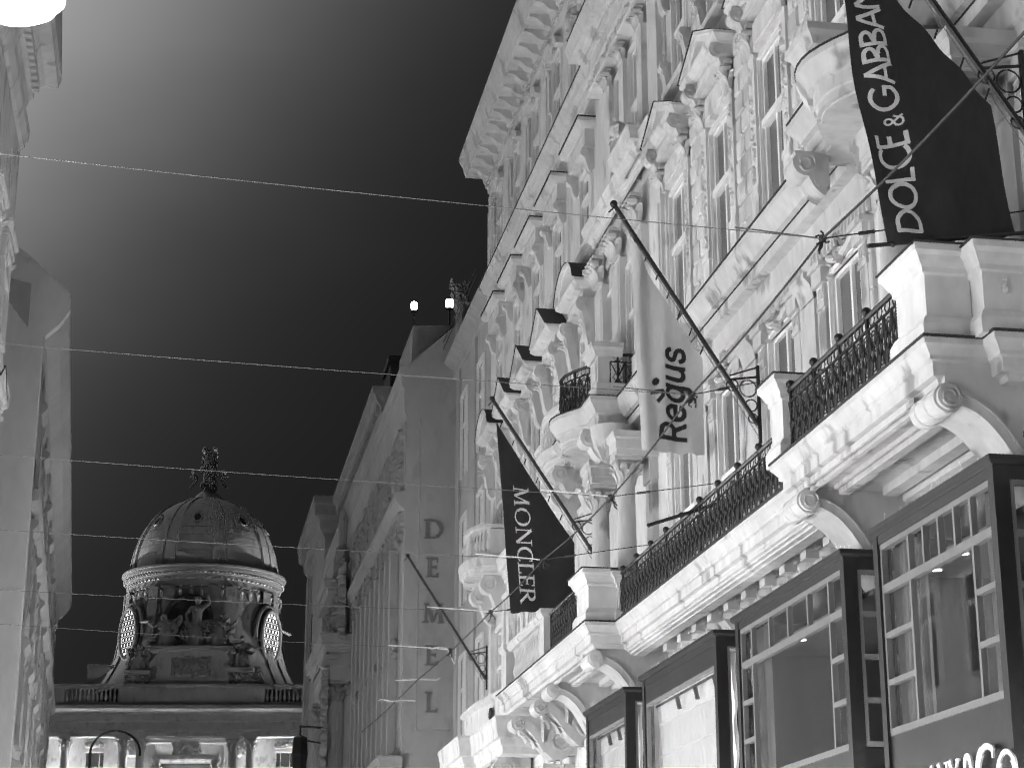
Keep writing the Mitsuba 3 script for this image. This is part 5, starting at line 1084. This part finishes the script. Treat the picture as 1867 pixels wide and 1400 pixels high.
for i, ((a, b), r_) in enumerate(zip(LEFT, RT)):
    Jk = J[i + 2] if i < 5 else (J[6] + J[7]) / 2
    pa, pb = on_y(*a, Jk[1]), on_y(*b, Jk[1]); d = (pa - pb) / (pa - pb)[0]; far = pa + d * (-4.9 - pa[0])
    t = np.linspace(0, 1, 24)[:, None]; line = far + (Jk - far) * t + np.array([0, 0, -.04]) * np.sin(np.pi * t)
    k = put('span_wire', MB().tube(line, .005, 5), 'm_wire', None, f'thin pale span wire across the street, {names[i]} from the top', 'wire', 'span wires across the street')
    put('insulator', MB().tube([Jk + [-.95 - .1 * i, 0, .06], Jk + [-.5, 0, .03], Jk + [-.06, 0, .0]], .012 if i > 1 else .008, 6), 'm_insulator' if i > 1 else 'm_wire', k)
    if r_ is not None:
        e = on_x(*r_, 8.4); put('stay', MB().tube([Jk, Jk + (e - Jk) * .25, e], .008, 5).tube([Jk + (e - Jk) * .18, Jk + (e - Jk) * .26], .02, 6), 'm_cable', k)
    kn = MB()
    for _ in range(7): q = Jk + np.array([rnd.uniform(-.08, .08), rnd.uniform(-.08, .08), rnd.uniform(-.16, .05)]); kn.tube([Jk, q, q + [rnd.uniform(-.06, .06), 0, rnd.uniform(-.08, .03)]], .012, 4)
    put('clamp', kn.ball(*Jk, .045, 1), 'm_cable', k)
for (pts_, lab) in (([(787, 1184), (795, 1179), (815, 1181), (829, 1212), (831, 1181)], 'loose pale cable end looping in front of the gable letters'), ([(690, 1277), (694, 1274), (715, 1278), (735, 1276), (757, 1277)], 'slack pale cable under the lowest span wire'), ([(721, 1240), (765, 1238), (796, 1239), (803, 1235)], 'short pale cable piece left of the gable letters')):
    q = np.array([on_y(u, v, 52.0) for u, v in pts_]); t = np.linspace(0, len(q) - 1, 24); q2 = np.stack([np.interp(t, range(len(q)), q[:, i]) for i in range(3)], 1)
    put('loose_cable', MB().tube(q2, .013, 5), 'm_insulator', None, lab, 'cable')
b_ = on_z(1325, 913, 8.55); a_ = b_ + np.array([0, .0, 0]); e_ = on_y(1183, 957, b_[1] + .3)
put('short_pole', MB().tube([b_, e_], .028, 6).ball(*e_, .035, 1), 'm_iron', None, 'short bare black pole sticking out from the middle of the balcony railing', 'pole')

# ================================================================== lit shop lettering under the near bay
FRAME = RIGHT_SIDE
SG = thing('shop_sign', 'glowing white raised lettering on the dark panel under the nearest bay window', 'sign')
x = 0.0; X0 = 19.0
for ch, h, up in [(q, .30, 0) for q in 'TIFFANY'] + [('&', .40, -.08), ('C', .50, -.14), ('O', .40, -.14)]:
    g, a = strokes(ch, serif=ch not in '&', w=.2, thin=.11)
    if ch == '&': x += .06
    mm = trimesh.util.concatenate([trimesh.creation.extrude_polygon(q, .022, engine='earcut') for q in getattr(g, 'geoms', [g])])
    put('letter', MB().add(np.stack([X0 - x - mm.vertices[:, 0] * h, 1.12 + mm.vertices[:, 2], 3.33 + up + mm.vertices[:, 1] * h], 1), mm.faces[:, ::-1]), 'm_white', SG, emit=26.0)
    x += (a + .07) * h

# ================================================================== lamps
FRAME = WORLD
q = np.array([-1.75, 16.0, 10.1])
LP = put('hanging_lamp', MB().rev(q[0], q[1], [(0, q[2] + .34), (.09, q[2] + .33), (.12, q[2] + .18), (.30, q[2] + .12), (.44, q[2] + .02), (.46, q[2] - .02), (.43, q[2] - .02)], 32).tube([q + [0, 0, .3], q + [0, 0, .6]], .02), 'm_sash', None, 'round lit street lamp hanging over the street at the top left', 'street lamp', smooth=40)
put('glass_bowl', MB().rev(q[0], q[1], [(0, q[2] - .23), (.24, q[2] - .20), (.38, q[2] - .12), (.43, q[2] - .02)], 32), 'm_white', LP, smooth=True, emit=LAMP * .3, weight=4.0)
put('span_wire', MB().tube([(-4.9, 16.0, 10.9), (q[0], 16.0, 10.7), (8.4, 16.0, 12.1)], .009, 5), 'm_wire', None, 'pale wire from which the lit street lamp hangs', 'wire')
for i, x in enumerate((14.0, -15.0)):  # hidden posts, added only to brighten the gatehouse front
    k = put('added_plaza_lamp', MB().tube([(x, 118, 0), (x, 118, 7.0)], .07, 8).rev(x, 118, [(0, 7.75), (.2, 7.7), (.26, 7.55)], 12), 'm_iron', None, ('unseen lamp post added behind the right houses to light the gatehouse', 'unseen lamp post added behind the left houses to light the gatehouse')[i], 'street lamp')
    put('globe', MB().ball(x, 118, 7.3, .32, 2), 'm_white', k, smooth=True, emit=LAMP * 9, weight=1.5)
where = ['nearest the camera', 'second', 'third', 'fourth', 'fifth', 'sixth', 'seventh', 'eighth', 'ninth', 'tenth', 'farthest']
for i, (x, y, z) in enumerate([(-4.2, 18.5, 11.0), (-4.2, 25.5, 5.9), (-4.2, 30.0, 11.0), (-4.4, 39, 10.5), (-4.2, 48, 4.6), (-1.1, 50.5, 4.4)]):  # out of view, added to light the facades and the left side wall
    k = put('added_lantern', MB().tube([(x - .75, y, z + .1), (x - .2, y, z + .4), (x, y, z + .24)], .03, 6).rev(x, y, [(0, z + .28), (.10, z + .24), (.14, z + .16)], 12).box(x - .8, x - .66, y - .1, y + .1, z - .1, z + .3), 'm_iron', None, f'unseen globe lantern added to light the walls, {where[i]} along the street', 'lantern', 'added globe lanterns along the street')
    if i == 5: put('post', MB().tube([(x - .7, y, 0), (x - .7, y, z + .3)], .06, 8), 'm_iron', k)
    put('globe', MB().ball(x, y, z, .20, 2), 'm_white', k, smooth=True, emit=LAMP * (.75, .6, .9, 1.0, 1.1, 4.2)[i], weight=8.0)
